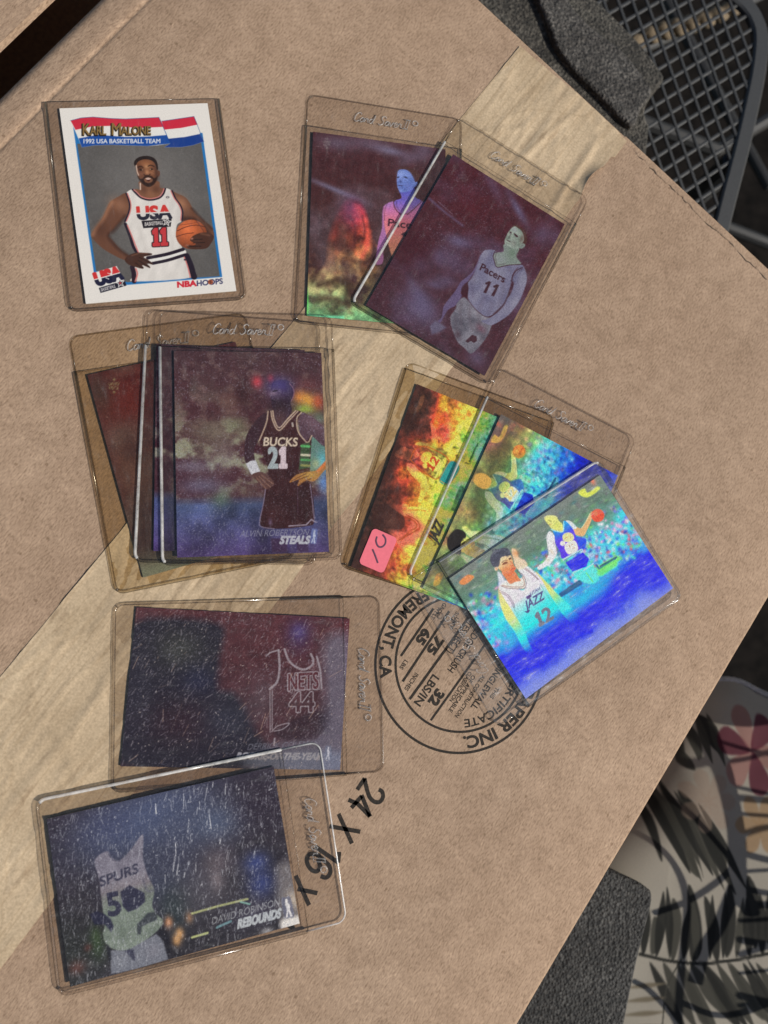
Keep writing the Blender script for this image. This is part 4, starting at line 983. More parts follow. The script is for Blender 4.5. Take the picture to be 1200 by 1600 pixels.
def paint_G():
    c = Canvas(H, W, POSE['G'], BASE['G'] + 1, .27); jazz(c)
    g = c.rgb.mean(-1, keepdims=True); c.rgb = np.clip((g + (c.rgb - g) * 1.25) * 1.1, 0, 255); finish_G(c); return c


RAIN = [(-.3, (52, 34, 32)), (-.05, (84, 44, 40)), (.06, (150, 62, 52)), (.14, (232, 82, 60)), (.24, (246, 146, 52)), (.36, (236, 220, 70)), (.48, (140, 228, 70)), (.60, (120, 225, 170)), (.72, (60, 205, 225)), (.85, (34, 120, 240)), (1.0, (24, 50, 225)), (1.3, (90, 100, 190))]  # diffraction sheen of the foil as a fixed colour ramp


def paint_E():
    c = Canvas(H, W, POSE['E'], 1.0, .3); jazz(c, 2)
    L = (c.rgb @ np.array((.3, .5, .2))) / 255; u, v = c.X / c.w, c.Y / c.h
    n = vnoise(c.X, c.Y, 7, 140, 4); t = v * 1.08 - .11 + (n - .5) * .42 - .12 * np.exp(-((u - .3) / .14) ** 2) * np.clip(1.4 - v * 2, 0, 1) + .07 * np.exp(-((u - .55) / .2) ** 2)
    L = np.clip(L * 1.7 - .2 + (vnoise(c.X, c.Y, 1.3, 141, 3) - .5) * .9, .06, 1.25)
    c.rgb = np.clip(1.08 * stops(t, RAIN) * (.28 + .9 * L)[..., None] + .12 * c.rgb, 0, 255)
    dk = np.clip((vnoise(c.X, c.Y, 9, 143, 4) - .42) * 5, 0, 1) * np.clip(1 - v / .45, 0, 1); c.rgb = c.rgb * (1 - .75 * dk[..., None]) + np.array((62, 40, 38)) * .75 * dk[..., None]
    c.crop(680, 720, 3); c.pose = POSE['G']; c.z = BASE['G'] + 1
    OR = (200, 96, 40)
    c.stroke([(558, 322), (600, 300), (632, 305), (664, 340), (700, 432), (612, 470), (585, 430), (566, 372), (558, 322)], .5, OR, .8); c.fill([(612, 478), (704, 440), (722, 492), (640, 522)], (36, 170, 190), .5, .85); c.stroke([(612, 478), (704, 440), (722, 492), (640, 522), (612, 478)], .4, (210, 150, 60), .8)
    c.text('12', (612, 428), (664, 406), (-10, -36), (206, 84, 48), .2)
    c.fill([(258, 455), (278, 420), (328, 404), (356, 428), (376, 478), (387, 515), (372, 546), (345, 556), (300, 520), (262, 482)], (70, 46, 44), .6, .8); c.blob((330, 500), 2.5, 2.5, (120, 82, 76), .5)
    for o in (0, 12): c.stroke([(303 + o, 590 + o * .7), (370, 597 - o), (414 - o, 606 - o * 1.2), (426 - o, 568), (402 - o, 516)], .4, (170, 84, 40), .85)
    c.text('JAZZ', (440, 704), (514, 660), (-12, -46), (60, 62, 56), .26)
    c.speck(350, 22, (220, 200, 150), .2, 1.4, 1, 1, .3); c.pose = POSE['E']; return c


def paint_F():
    c = Canvas(H, W, POSE['F'], BASE['F'] + 1, .3); jazz(c, 3)
    L = (c.rgb @ np.array((.3, .5, .2))) / 255; u, v = c.X / c.w, c.Y / c.h
    n = vnoise(c.X, c.Y, 8, 150, 4); t = v * .95 + .33 + (n - .5) * .4 - .42 * np.clip((u - .72) / .28, 0, 1) * np.clip(1 - v / .4, 0, 1)
    L = np.clip(L * 1.4 - .05 + (vnoise(c.X, c.Y, 1.3, 151, 3) - .5) * .8, .08, 1.2)
    col_ = np.clip(stops(t, RAIN) * (.25 + .85 * L)[..., None], 0, 255)
    dk = np.clip((vnoise(c.X * .7, c.Y, 8, 153, 4) - .4) * 4, 0, 1) * np.clip(1 - v / .42, 0, 1)
    bright = (.42 + .2 * v)[..., None]
    c.rgb = np.clip((c.rgb * (1 - bright) + col_ * bright) * 1.15, 0, 255)
    c.rgb = c.rgb * (1 - .7 * dk[..., None]) + np.array((66, 64, 46)) * .7 * dk[..., None]
    c.crop(680, 720, 3); c.pose = POSE['G']; c.z = BASE['G'] + 1
    c.fill([(512, 258), (530, 240), (552, 242), (576, 262), (586, 300), (562, 322), (535, 316), (516, 288)], (220, 170, 84), .4, .9); c.text('12', (612, 428), (664, 406), (-10, -36), (230, 220, 150), .25)
    c.fill([(258, 455), (278, 420), (328, 404), (356, 428), (358, 456), (322, 470), (300, 508), (284, 512), (262, 482)], (44, 40, 38), .5)
    c.speck(350, 23, (210, 220, 210), .2, 1.4, 1, 1, .3); c.pose = POSE['F']; return c


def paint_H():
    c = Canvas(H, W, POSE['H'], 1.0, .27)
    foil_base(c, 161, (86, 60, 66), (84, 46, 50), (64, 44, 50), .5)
    c.crop(160, 910, 2.6087)
    NV = (40, 38, 48)
    c.fill([(120, 165), (470, 165), (478, 300), (470, 430), (545, 460), (630, 620), (690, 740), (60, 740), (95, 400)], NV, 3.5, .96)  # dark picture ground with the phone's soft reflection painted in
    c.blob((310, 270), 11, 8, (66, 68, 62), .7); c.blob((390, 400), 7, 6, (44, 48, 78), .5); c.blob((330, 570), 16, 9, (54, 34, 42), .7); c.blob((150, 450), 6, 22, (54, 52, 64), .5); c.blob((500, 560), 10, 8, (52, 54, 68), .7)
    c.fill([(900, 250), (1010, 250), (985, 770), (640, 760), (700, 660), (860, 620), (905, 500)], (112, 112, 130), 6, .7); c.fill([(620, 700), (975, 690), (968, 772), (610, 760)], (122, 132, 156), 4, .6)
    c.blob((800, 210), 5.5, 7, (70, 54, 100), .7); c.blob((800, 200), 3, 3, (90, 78, 138), .6); c.blob((650, 470), 5, 8, (96, 84, 92), .5)
    c.fill([(700, 610), (880, 520), (890, 620), (780, 645)], (50, 36, 44), 2, .7); c.blob((905, 560), 2.5, 6, (50, 44, 56), .6)
    LN = (158, 150, 158)
    for pts, w in (([(718, 276), (722, 350), (712, 405), (682, 434)], .9), ([(742, 272), (760, 318), (790, 345), (822, 355), (852, 340), (860, 318), (850, 292)], .9), ([(874, 302), (888, 360), (893, 432)], .8), ([(683, 442), (684, 612)], .35), ([(692, 440), (692, 600)], .35), ([(690, 608), (715, 585), (762, 574), (735, 598), (700, 606)], .4), ([(702, 636), (700, 664)], .7), ([(668, 300), (685, 286), (718, 276)], .6)): c.stroke(pts, w, LN, .85)
    c.text('NETS', (758, 440), (880, 432), (0, -66), (84, 42, 48), .35); c.text('NETS', (758, 440), (880, 432), (0, -66), LN, .35, .9, .25, .38); c.stroke([(756, 375), (756, 440), (772, 452), (776, 436), (884, 436), (882, 374)], .35, LN, .7, .3, False)
    c.text('44', (764, 526), (862, 526), (0, -76), LN, .45, .9, .25, .42)
    c.text('DERRICK COLEMAN', (590, 682), (880, 668), (8, -24), (112, 112, 126), -.02, .9); c.text('ROOKIE-OF-THE-YEAR', (545, 720), (888, 722), (10, -26), (168, 168, 178), .2, .9)
    nba_mark(c, (920, 695), 24, 58, .05, (205, 205, 215), (110, 118, 140), .8)
    c.speck(1500, 31, (176, 170, 178), .3, 3.4, 2.05, .3, .6, .2); c.speck(420, 32, (216, 206, 200), .2, .9, 1.2, 1.5, .8, .26); c.speck(70, 33, (205, 176, 156), 2, 9, 2.1, .25, .7, .22)
    c.dust((158, 158, 176), 99, .55); return c


def paint_I():
    c = Canvas(H, W, POSE['I'], BASE['I'] + 1, .27)
    foil_base(c, 171, (58, 52, 66), (50, 42, 54), (46, 43, 49), .6)
    c.crop(40, 1150, 2.3077)
    c.blob((430, 300), 26, 12, (70, 88, 134), .85, -.2); c.blob((560, 330), 20, 13, (66, 74, 104), .7); c.blob((700, 310), 10, 7, (80, 98, 134), .6); c.blob((300, 320), 14, 8, (62, 68, 104), .7)  # broad blue sheen of the sky painted into the card colour
    c.blob((480, 520), 16, 12, (58, 64, 90), .8); c.blob((850, 230), 11, 12, (46, 36, 52), .8); c.blob((830, 455), 5, 4, (52, 68, 140), .8); c.blob((850, 530), 5.5, 6, (46, 60, 132), .8)
    c.blob((160, 800), 12, 16, (44, 48, 44), .8); c.blob((260, 750), 3, 6, (56, 84, 44), .6); c.blob((540, 620), 6, 8, (34, 48, 50), .9); c.blob((640, 560), 12, 10, (86, 82, 92), .6); c.blob((690, 450), 6, 6, (108, 92, 96), .5); c.blob((185, 835), 3, 2.5, (110, 60, 52), .7)
    c.blob((690, 520), 2.4, 4.5, (124, 112, 118), .7); c.blob((820, 640), 10, 5, (70, 66, 88), .7)
    def jr(X, Y):
        a_, b_ = c.m([(300, 480), (330, 760)]); t = (Y - a_[1]) / (b_[1] - a_[1]); k = (vnoise(X, Y, 3, 180, 3) - .5) * 36
        return stops(t, [(0, (116, 112, 130)), (.5, (122, 114, 124)), (.75, (108, 112, 108)), (1.1, (108, 122, 110))]) + k[..., None]
    c.crop(90, 1290, 5.714); DK = (44, 44, 68)
    c.fill([(330, 310), (440, 228), (478, 282), (540, 312), (600, 272), (680, 180), (738, 95), (766, 98), (762, 280), (800, 430), (862, 570), (846, 680), (852, 740), (892, 800), (942, 850), (900, 930), (760, 1042), (620, 1112), (510, 1106), (430, 1052), (404, 960), (420, 880), (390, 640), (370, 470)], jr, .5)
    c.fill([(470, 1112), (620, 1116), (880, 968), (942, 1020), (992, 1192), (700, 1285), (478, 1325)], (104, 108, 122), .5, 1, False); c.fill([(600, 1118), (680, 1112), (690, 1210), (640, 1160)], DK, .6, .8); c.blob((560, 1210), 3, 3, (124, 128, 138), .5); c.blob((860, 1120), 3, 3, (128, 126, 140), .5)
    c.fill([(900, 950), (950, 900), (1002, 1040), (992, 1192), (950, 1060)], (34, 32, 40), .6, .9); c.fill([(440, 1060), (476, 1112), (474, 1230), (448, 1150)], (36, 36, 46), .8, .8)
    c.text('SPURS', (385, 546), (724, 420), (-10, -84), DK, .16, .85); c.text('5', (462, 806), (566, 786), (-28, -194), DK, .45, .95)
    c.fill([(560, 592), (640, 530), (700, 560), (776, 600), (782, 680), (712, 742), (630, 772), (580, 720)], DK, .5, .95, False); c.fill([(286, 792), (350, 760), (420, 790), (472, 830), (502, 900), (480, 952), (420, 880), (330, 886)], (36, 36, 62), .6, .9, False); c.fill([(708, 880), (760, 830), (800, 780), (880, 768), (892, 840), (812, 872), (752, 902), (742, 972), (712, 972)], (52, 56, 66), .6, .85, False)
    c.stroke([(452, 250), (490, 306), (560, 316)], .4, (70, 70, 92), .7); c.stroke([(760, 480), (800, 580), (850, 580)], .8, (84, 84, 104), .6, .8)
    c.blob((340, 980), 1.6, 3, (56, 80, 40), .6); c.blob((270, 1090), 1.4, 1.4, (96, 52, 46), .7)
    c.crop(40, 1150, 2.3077)
    for p, cc in (((516, 672), (206, 130, 80)), ((556, 712), (226, 160, 90)), ((545, 735), (214, 150, 80)), ((590, 655), (150, 110, 80))): c.blob(p, 1.5, 2.2, cc, .9)
    c.stroke([(600, 640), (700, 612), (800, 588)], .8, (170, 176, 110), .9, .4); c.stroke([(600, 726), (656, 710)], .8, (190, 200, 120), .9, .4); c.stroke([(775, 598), (808, 606)], .6, (130, 200, 180), .8); c.stroke([(690, 690), (740, 668)], .9, (110, 170, 180), .7)
    c.fill([(905, 480), (975, 470), (1000, 675), (930, 690)], (150, 142, 140), 4, .55); c.fill([(928, 660), (995, 650), (1000, 690), (945, 700), (920, 690)], (226, 222, 215), 2.0, .9); c.blob((968, 590), 3, 4, (206, 186, 160), .7); c.blob((870, 705), 2.5, 1.5, (190, 190, 190), .6)
    c.text('DAVID ROBINSON', (672, 680), (915, 610), (2, -26), (150, 154, 160), -.02, .9); c.text('REBOUNDS', (765, 694), (918, 654), (4, -32), (170, 178, 184), .28, .95)
    nba_mark(c, (945, 618), 34, 74, -.2, (225, 222, 220), (90, 96, 130), .85)
    c.speck(1900, 41, (180, 184, 196), .3, 4.2, 1.75, .22, .6, .2); c.speck(420, 42, (206, 208, 216), .2, 1.0, 1.2, 1.5, .8, .25)
    c.speck(520, 43, (226, 228, 234), 1.0, 7, 1.8, .12, .9, .24, lambda u, v: math.exp(-((u - .62) / .13) ** 2 - ((v - .22) / .25) ** 2))
    c.dust((150, 158, 176), 103, .6); g = c.rgb.mean(-1, keepdims=True); c.rgb = (g + (c.rgb - g) * .75) * 1.08; return c


# ------------------------------------------------------------------ the ground and the chairs below
gs = 5000
ground = mesh('ground', [(-gs, -gs, -720), (gs, -gs, -720), (gs, gs, -720), (-gs, gs, -720)], [(0, 1, 2, 3)], M_GROUND)
tag(ground, kind='structure')

# mesh seat
SEAT = -130.0
chair = empty('mesh_chair', (300, 420, -720), 0, 'dark grey metal chair with diamond mesh seat and curved flat rim', 'chair')
co = np.array([300, 420, -720.0])
rim_px = [(1010, -150), (1090, -60), (1142, -12), (1165, 8), (1180, 30), (1188, 60), (1184, 110), (1172, 170), (1157, 235), (1140, 300), (1122, 370), (1100, 450), (1060, 560)]
rim_w = smooth_open(un(rim_px, SEAT), 5)
extra = np.array([un([(1060, 560)], SEAT)[0] + d for d in ((-40, -60), (-130, -50))])
rim_w = np.vstack([rim_w, smooth_open(np.vstack([rim_w[-1], extra]), 4)[1:]])
d = np.gradient(rim_w, axis=0); nrm = np.c_[d[:, 1], -d[:, 0]]; nrm /= np.linalg.norm(nrm, axis=1)[:, None]
V, Fc = [], []
prof = [(-6.2, -2.5), (-6.2, 1.2), (-4.8, 2.4), (4.8, 2.4), (6.2, 1.2), (6.2, -2.5)]
for i in range(len(rim_w)):
    for (o, z) in prof: V.append((*(rim_w[i] + nrm[i] * o), SEAT + z))
k = len(prof)
for i in range(len(rim_w) - 1):
    for j in range(k): Fc.append((i * k + j, i * k + (j + 1) % k, (i + 1) * k + (j + 1) % k, (i + 1) * k + j))
mesh('seat_rim', np.array(V) - co, Fc, M_METAL, chair)
# diamond mesh: two families of flat strands
pA = un([(1010, 172), (1115, 107), (1018, 20), (1058, 135)], SEAT)
d1 = pA[1] - pA[0]; d1 /= np.linalg.norm(d1); d2 = pA[3] - pA[2]; d2 /= np.linalg.norm(d2)
o0 = un([(1025, 110)], SEAT)[0]
s1 = un([(1000, 59)], SEAT)[0]; s2 = un([(1000, 85.5)], SEAT)[0]
n1 = np.array([-d1[1], d1[0]]); n2 = np.array([-d2[1], d2[0]])
q1 = abs((s2 - s1) @ n1); q2 = abs((un([(1022.5, 85)], SEAT)[0] - un([(1000, 85)], SEAT)[0]) @ n2)
rimpoly = [tuple(x) for x in rim_w] + [tuple(un([(700, 560)], SEAT)[0]), tuple(un([(700, -150)], SEAT)[0])]


def inside(p, poly):
    r = False
    for i in range(len(poly)):
        (ax, ay), (bx, by) = poly[i], poly[(i + 1) % len(poly)]
        if (ay > p[1]) != (by > p[1]) and p[0] < (bx - ax) * (p[1] - ay) / (by - ay) + ax: r = not r
    return r


parts = []
for fam, (dd, nn, qq) in enumerate(((d1, n1, q1), (d2, n2, q2))):
    for i in range(-40, 41):
        run = [o0 + nn * i * qq + dd * t for t in np.arange(-260, 260, 3.0)]
        run = [p for p in run if inside(p, rimpoly)]
        if len(run) < 3: continue
        a_, b_ = run[0], run[-1]; sg = nn * 1.15; z0_ = SEAT + (.25 if fam else -.25)
        V4 = [(*(q + sg * k_), z0_ + z_) for q in (a_, b_) for k_, z_ in ((-1, -.6), (-1, .5), (-.5, .8), (.5, .8), (1, .5), (1, -.6))]
        parts.append((V4, [tuple((k_, (k_ + 1) % 6, 6 + (k_ + 1) % 6, 6 + k_)) for k_ in range(6)]))
V, Fc = merge(parts)
o = mesh('diamond_mesh', np.array(V) - co, Fc, M_METAL, chair); tag(o, kind='stuff')
for (x, y) in (un([(1150, 250)], SEAT)[0], un([(1010, -140)], SEAT)[0], un([(780, 500)], SEAT)[0], un([(720, -140)], SEAT)[0]):
    v, f = tube([(x, y, SEAT - 3), (x + 4, y + 2, -420), (x + 10, y + 6, -720)], 9, 10)
    mesh('leg', np.array(v) - co, f, M_METAL, chair)
for a_, b_, z_ in (((1000, 190), (1120, 235), -300), ((1070, 330), (1200, 380), -420), ((1090, 90), (1200, 290), -460)):
    pa, pb = un([a_], z_)[0], un([b_], z_)[0]
    v, f = tube([(pa[0] - (pb[0] - pa[0]), pa[1] - (pb[1] - pa[1]), z_), (*pa, z_), (*pb, z_), (pb[0] + 90, pb[1] + 60, z_)], 7, 8)
    mesh('stretcher', np.array(v) - co, f, simple('worn_grey_metal', (.022, .021, .02), .6), chair)
# added twist standing in for sunlit mesh below the seat
rp = un([(955, 95), (1000, 62), (1040, 48), (1080, 38), (1120, 24), (1160, 5)], -215)
rp = smooth_open(rp, 8); base = []
for s_ in range(2):
    path = []
    for i, p in enumerate(rp):
        a_ = i * .75 + s_ * math.pi; path.append((p[0] + 4.2 * math.cos(a_) * .3, p[1] + 4.2 * math.cos(a_), -215 + 4.2 * math.sin(a_)))
    base.append(tube(path, 4.6, 8))
V, Fc = merge(base)
sunlit_strands = empty('sunlit_strands', (*rp.mean(0), -219), 0, 'added tan twisted strands in place of sunlit mesh below the seat', 'sunlit_strands')
mesh('added_twisted_strands', np.array(V) - np.array([*rp.mean(0), -219]), Fc, M_SUNLIT_STRANDS, sunlit_strands, True)
v, f = tube([(rp[0][0] - 4, rp[0][1] - 4, -221), (*rp[0], -221), (*rp[-1], -221), (rp[-1][0] + 80, rp[-1][1] + 50, -221)], 3.0, 8)
mesh('stretcher', np.array(v) - co, f, M_METAL, chair)

# gritty slabs
def slab(name, px, z0, z1, mat, label, sm=3):
    w = un(px, z1); w = smooth_closed(w, sm)
    if np.sum(w[:, 0] * np.roll(w[:, 1], -1) - np.roll(w[:, 0], -1) * w[:, 1]) < 0: w = w[::-1]
    c = w.mean(0); e = empty(name, (*c, z0), 0, label, 'slab', 'gritty slabs under the box')
    V, Fc = prism(w - c, 0, z1 - z0, 2.0); mesh('slab_body', V, Fc, mat, e); return e, c


e, c = slab('gritty_slab', [(640, -120), (800, -110), (912, -20), (985, 50), (1008, 76), (1032, 108), (1038, 124), (1018, 150), (1008, 176), (1014, 215), (960, 330), (640, 330)], -127, -100.3, M_LEDGE, 'dark grey gritty slab beside the mesh chair under the taped box corner')
w = un([(820, -110), (866, 0), (884, 46), (912, 84), (960, 132), (1004, 176), (1018, 150), (1036, 124), (1030, 108), (1008, 78), (985, 52), (912, -10), (860, -110)], -82); w = smooth_closed(w, 3)
if np.sum(w[:, 0] * np.roll(w[:, 1], -1) - np.roll(w[:, 0], -1) * w[:, 1]) < 0: w = w[::-1]
V, Fc = prism(w - c, 26.4, 32, 1.5); mesh('raised_strip', V, Fc, M_PAD, e)
slab('gritty_slab', [(740, 1780), (740, 1400), (880, 1350), (930, 1352), (975, 1370), (1012, 1388), (1020, 1400), (1017, 1425), (1000, 1490), (985, 1560), (965, 1660), (940, 1780)], -108, -100.3, M_PAD2, 'charcoal gritty slab with rounded corner lying on the leaf print cushion')

# cushion
CZ = -112.0
cpx = [(1000, 1240), (1060, 1120), (1110, 1078), (1150, 1066), (1200, 1080), (1290, 1150), (1400, 1400), (1420, 1800), (1200, 1900), (900, 1900), (780, 1700), (800, 1450), (900, 1330)]
out = smooth_closed(un(cpx, CZ - 12), 80); cc0 = out.mean(0)
nr = 200; nu = 12; rr = np.linspace(0, 1, nr)
P = np.zeros((nr + nu, len(out) + 1, 3)); ring = np.vstack([out, out[:1]])
for i in range(nr):
    k = rr[i]; xy = cc0 + (ring - cc0) * k
    nse = vnoise(xy[:, 0], xy[:, 1], 60, 190, 3) - .5
    P[i, :, :2] = xy; P[i, :, 2] = CZ - 26 * k ** 5 - 14 * np.clip(nse + .1, 0, 1) * k
for i in range(nu):
    k = 1 - (i + 1) / nu; xy = cc0 + (ring - cc0) * k; P[nr + i, :, :2] = xy; P[nr + i, :, 2] = CZ - 26 - 26 * (1 - k ** 5)
P[:, :, 2] = np.minimum(P[:, :, 2], CZ)
cv = Canvas(460, 560, (cc0[0], cc0[1], 0), CZ - 6, .5)
cv.rgb[:] = (132, 126, 115); cv.rgb *= (.93 + .14 * vnoise(cv.X, cv.Y, 30, 191, 3))[..., None]
cv.crop(860, 1040, 2.856)
LF = (34, 34, 32); LF2 = (54, 53, 48); PK = (118, 84, 78); MR = (66, 26, 36)
for pts in ([(520, 520), (560, 600), (610, 720), (655, 920), (640, 880), (570, 760), (530, 640)], [(480, 560), (500, 700), (560, 850), (640, 930), (600, 800), (540, 680)], [(580, 560), (640, 620), (660, 700), (700, 800), (640, 720), (600, 650)], [(640, 700), (720, 740), (760, 850), (740, 900), (680, 800)], [(420, 600), (470, 680), (480, 860), (450, 780)], [(520, 1020), (560, 1100), (545, 1240), (520, 1300), (508, 1180)], [(590, 960), (640, 1080), (650, 1240), (610, 1300), (590, 1200)], [(440, 1100), (480, 1150), (470, 1240), (430, 1270), (424, 1180)], [(660, 1010), (720, 1120), (730, 1240), (715, 1300), (680, 1200)], [(850, 920), (905, 1020), (905, 1180), (880, 1240), (850, 1100)], [(770, 950), (800, 1080), (790, 1220), (755, 1280), (745, 1150)], [(940, 1000), (970, 1100), (960, 1220), (925, 1180)], [(560, 1310), (640, 1420), (720, 1600), (640, 1560)], [(650, 1310), (740, 1420), (830, 1600), (740, 1520)], [(760, 1300), (850, 1420), (930, 1560), (840, 1480)], [(850, 1290), (930, 1400), (1000, 1520), (930, 1450)], [(600, 380), (640, 420), (650, 470), (590, 440)], [(700, 230), (760, 280), (770, 400), (700, 320)], [(640, 240), (690, 330), (680, 420), (650, 340)]):
    cv.fill(pts, LF if (pts[0][0] % 40) else LF2, 1.2, .92)
lr = random.Random(12)
def leaflet(a, b, w, col_):
    a, b = np.array(a, float), np.array(b, float); d = b - a; n_ = np.array((-d[1], d[0])) / np.linalg.norm(d) * w
    cv.fill([a, a + d * .25 + n_ * .7, a + d * .55 + n_, a + d * .85 + n_ * .45, b, a + d * .85 - n_ * .3, a + d * .55 - n_ * .75, a + d * .25 - n_ * .6], col_, 1.0, .93)
for k_ in range(11):
    x_ = 395 + k_ * 58; leaflet((x_, 1292 - abs(k_ - 4) * 3), (x_ + lr.uniform(-25, 40), 1292 - lr.uniform(240, 330)), lr.uniform(20, 30), lr.choice((LF, LF2, LF)))
    leaflet((x_ + 30, 1305), (x_ + 200 + lr.uniform(-20, 40), 1305 + lr.uniform(250, 330)), lr.uniform(22, 34), lr.choice((LF, LF2, LF)))
for k_ in range(6):
    leaflet((440 + k_ * 42, 500 + k_ * 22), (600 + k_ * 50, 900 + k_ * 20 + lr.uniform(-30, 30)), lr.uniform(22, 32), lr.choice((LF, LF2)))
for k_ in range(4): leaflet((600 + k_ * 45, 200 + k_ * 8), (620 + k_ * 52, 440 + lr.uniform(-20, 30)), 20, LF2)
for k_ in range(5): leaflet((330 - k_ * 10, 1420 + k_ * 60), (500, 1400 + k_ * 62), 13, (92, 84, 70))
cv.stroke([(380, 1270), (520, 1300), (700, 1305), (970, 1260)], 2, LF, .9); cv.stroke([(560, 1290), (500, 1420), (480, 1600)], 1.2, LF2, .7)
for a in range(7):
    t = a * .9; cv.fill([(690, 600), (690 + 90 * math.cos(t - .35), 600 + 110 * math.sin(t - .35)), (690 + 120 * math.cos(t), 600 + 140 * math.sin(t)), (690 + 90 * math.cos(t + .35), 600 + 110 * math.sin(t + .35))], (124, 106, 92), 1.5, .5)
for a in range(6):
    t = a * 1.05 + .3; cv.fill([(900, 380), (900 + 120 * math.cos(t - .4), 380 + 160 * math.sin(t - .4)), (900 + 150 * math.cos(t), 380 + 200 * math.sin(t)), (900 + 120 * math.cos(t + .4), 380 + 160 * math.sin(t + .4))], MR if a % 2 else PK, 1.5, .8)
for a in range(6):
    t = a * 1.05; cv.fill([(910, 700), (910 + 80 * math.cos(t - .4), 700 + 100 * math.sin(t - .4)), (910 + 110 * math.cos(t), 700 + 140 * math.sin(t)), (910 + 80 * math.cos(t + .4), 700 + 100 * math.sin(t + .4))], (120, 94, 66), 1.5, .7)
fx_ = np.clip(((P[..., 0] - cc0[0]) + 230) / 460 * (cv.nx - 1), 0, cv.nx - 1.001); fy_ = np.clip((280 - (P[..., 1] - cc0[1])) / 560 * (cv.ny - 1), 0, cv.ny - 1.001)
ix, iy = fx_.astype(int), fy_.astype(int); ax_, ay_ = (fx_ - ix)[..., None], (fy_ - iy)[..., None]
cush_rgb = cv.rgb[iy, ix] * (1 - ax_) * (1 - ay_) + cv.rgb[iy, ix + 1] * ax_ * (1 - ay_) + cv.rgb[iy + 1, ix] * (1 - ax_) * ay_ + cv.rgb[iy + 1, ix + 1] * ax_ * ay_
cush = empty('seat_cushion', (*cc0, CZ - 52), 0, 'pale fabric seat cushion printed with grey leaves and pink flowers', 'cushion')
# finer rings for a crisp print
o = grid_mesh('cover', P - np.array([*cc0, CZ - 52]), M_CLOTH, cush, cush_rgb)
pip = np.c_[out, np.full(len(out), CZ - 27.0)] - np.array([*cc0, CZ - 52]); V, Fc = tube(pip, 2.2, 6, True); mesh('piping', V, Fc, simple('grey_piping', (.3, .28, .26), .9), o)

# wrought chair that carries the cushion; its scrolled arm throws the soft bars on the print
c2 = np.array([*cc0, -720.0])
ch2 = empty('scrolled_chair', c2, 0, 'dark wrought metal chair with scrolled arm carrying the leaf print cushion', 'chair')
sp = out + (cc0 - out) * .05
V, Fc = tube(np.c_[sp, np.full(len(sp), CZ - 58.0)], 5, 8, True); mesh('seat_frame', np.array(V) - c2, Fc, M_METAL, ch2)
V, Fc = prism(((out - cc0) * .97 + cc0)[::1], CZ - 58, CZ - 53.5); mesh('seat_panel', np.array(V) - c2, Fc, M_METAL, ch2)
for a in (0, len(out) // 4, len(out) // 2, 3 * len(out) // 4):
    v, f = tube([(*sp[a], CZ - 58), (*sp[a], -720)], 8, 8); mesh('leg', np.array(v) - c2, f, M_METAL, ch2)


def rod(px, hgt, r, name, sm=6):
    w = un(px, CZ - 3); w = smooth_open(w, sm) if len(w) > 2 else w
    w = w + SUN_H * (hgt / math.tan(SUN_EL)); v, f = tube(np.c_[w, np.full(len(w), CZ - 3 + hgt)], r, 8)
    return mesh(name, np.array(v) - c2, f, M_METAL, ch2)


rod([(1128, 1040), (1133, 1120), (1136, 1200), (1140, 1290), (1140, 1360), (1160, 1420)], 105, 4.2, 'arm_post')
rod([(1070, 1080), (1110, 1098), (1200, 1110), (1300, 1110)], 105, 15.0, 'unseen_arm_rest')  # unseen; widened to throw a broad shade on the cushion
rod([(985, 1285), (1020, 1312), (1050, 1360), (1060, 1410), (1055, 1480), (1052, 1600)], 100, 1.7, 'scroll')
rod([(1010, 1420), (1060, 1402), (1110, 1370), (1140, 1340)], 100, 1.6, 'scroll')
rod([(1030, 1228), (1080, 1212), (1135, 1190)], 100, 1.8, 'scroll')
rod([(1065, 1180), (1070, 1250), (1100, 1300), (1140, 1350)], 100, 1.5, 'scroll')
rod([(1135, 1380), (1110, 1440), (1085, 1480), (1075, 1530)], 100, 3.2, 'scroll')
rod([(985, 1530), (1010, 1545), (1045, 1585), (1060, 1620)], 96, 1.6, 'scroll')
rg = random.Random(4)
for i in range(17):
    y = 1140 + i * 27 + rg.uniform(-8, 8); k_ = rg.uniform(-1, 1) * 26
    rod([(1142, y), (1190, y + k_ * .6), (1250, y + k_ + rg.uniform(-8, 8)), (1330, y + k_ * 2)], 122 + rg.uniform(-8, 18), rg.uniform(1.0, 2.3), 'bar', 4)
rod([(1052, 1560), (1120, 1580), (1230, 1552), (1320, 1560)], 100, 1.8, 'lower_rail', 4)

# ------------------------------------------------------------------ the cardboard box
TA = R(53.7); ct, st_ = math.cos(TA), math.sin(TA)


def tn(p): p = np.atleast_2d(p); return np.c_[p[:, 0] * ct + p[:, 1] * st_, p[:, 0] * st_ - p[:, 1] * ct]      # world -> along the tape, across to the right


box = empty('cardboard_box', (0, 0, -100), TA, 'large brown cardboard box with pale paper tape and black stamp', 'box')
BO = 100.0                                         # local z of the top


def ttop(n): return 291.7 - .062 * n


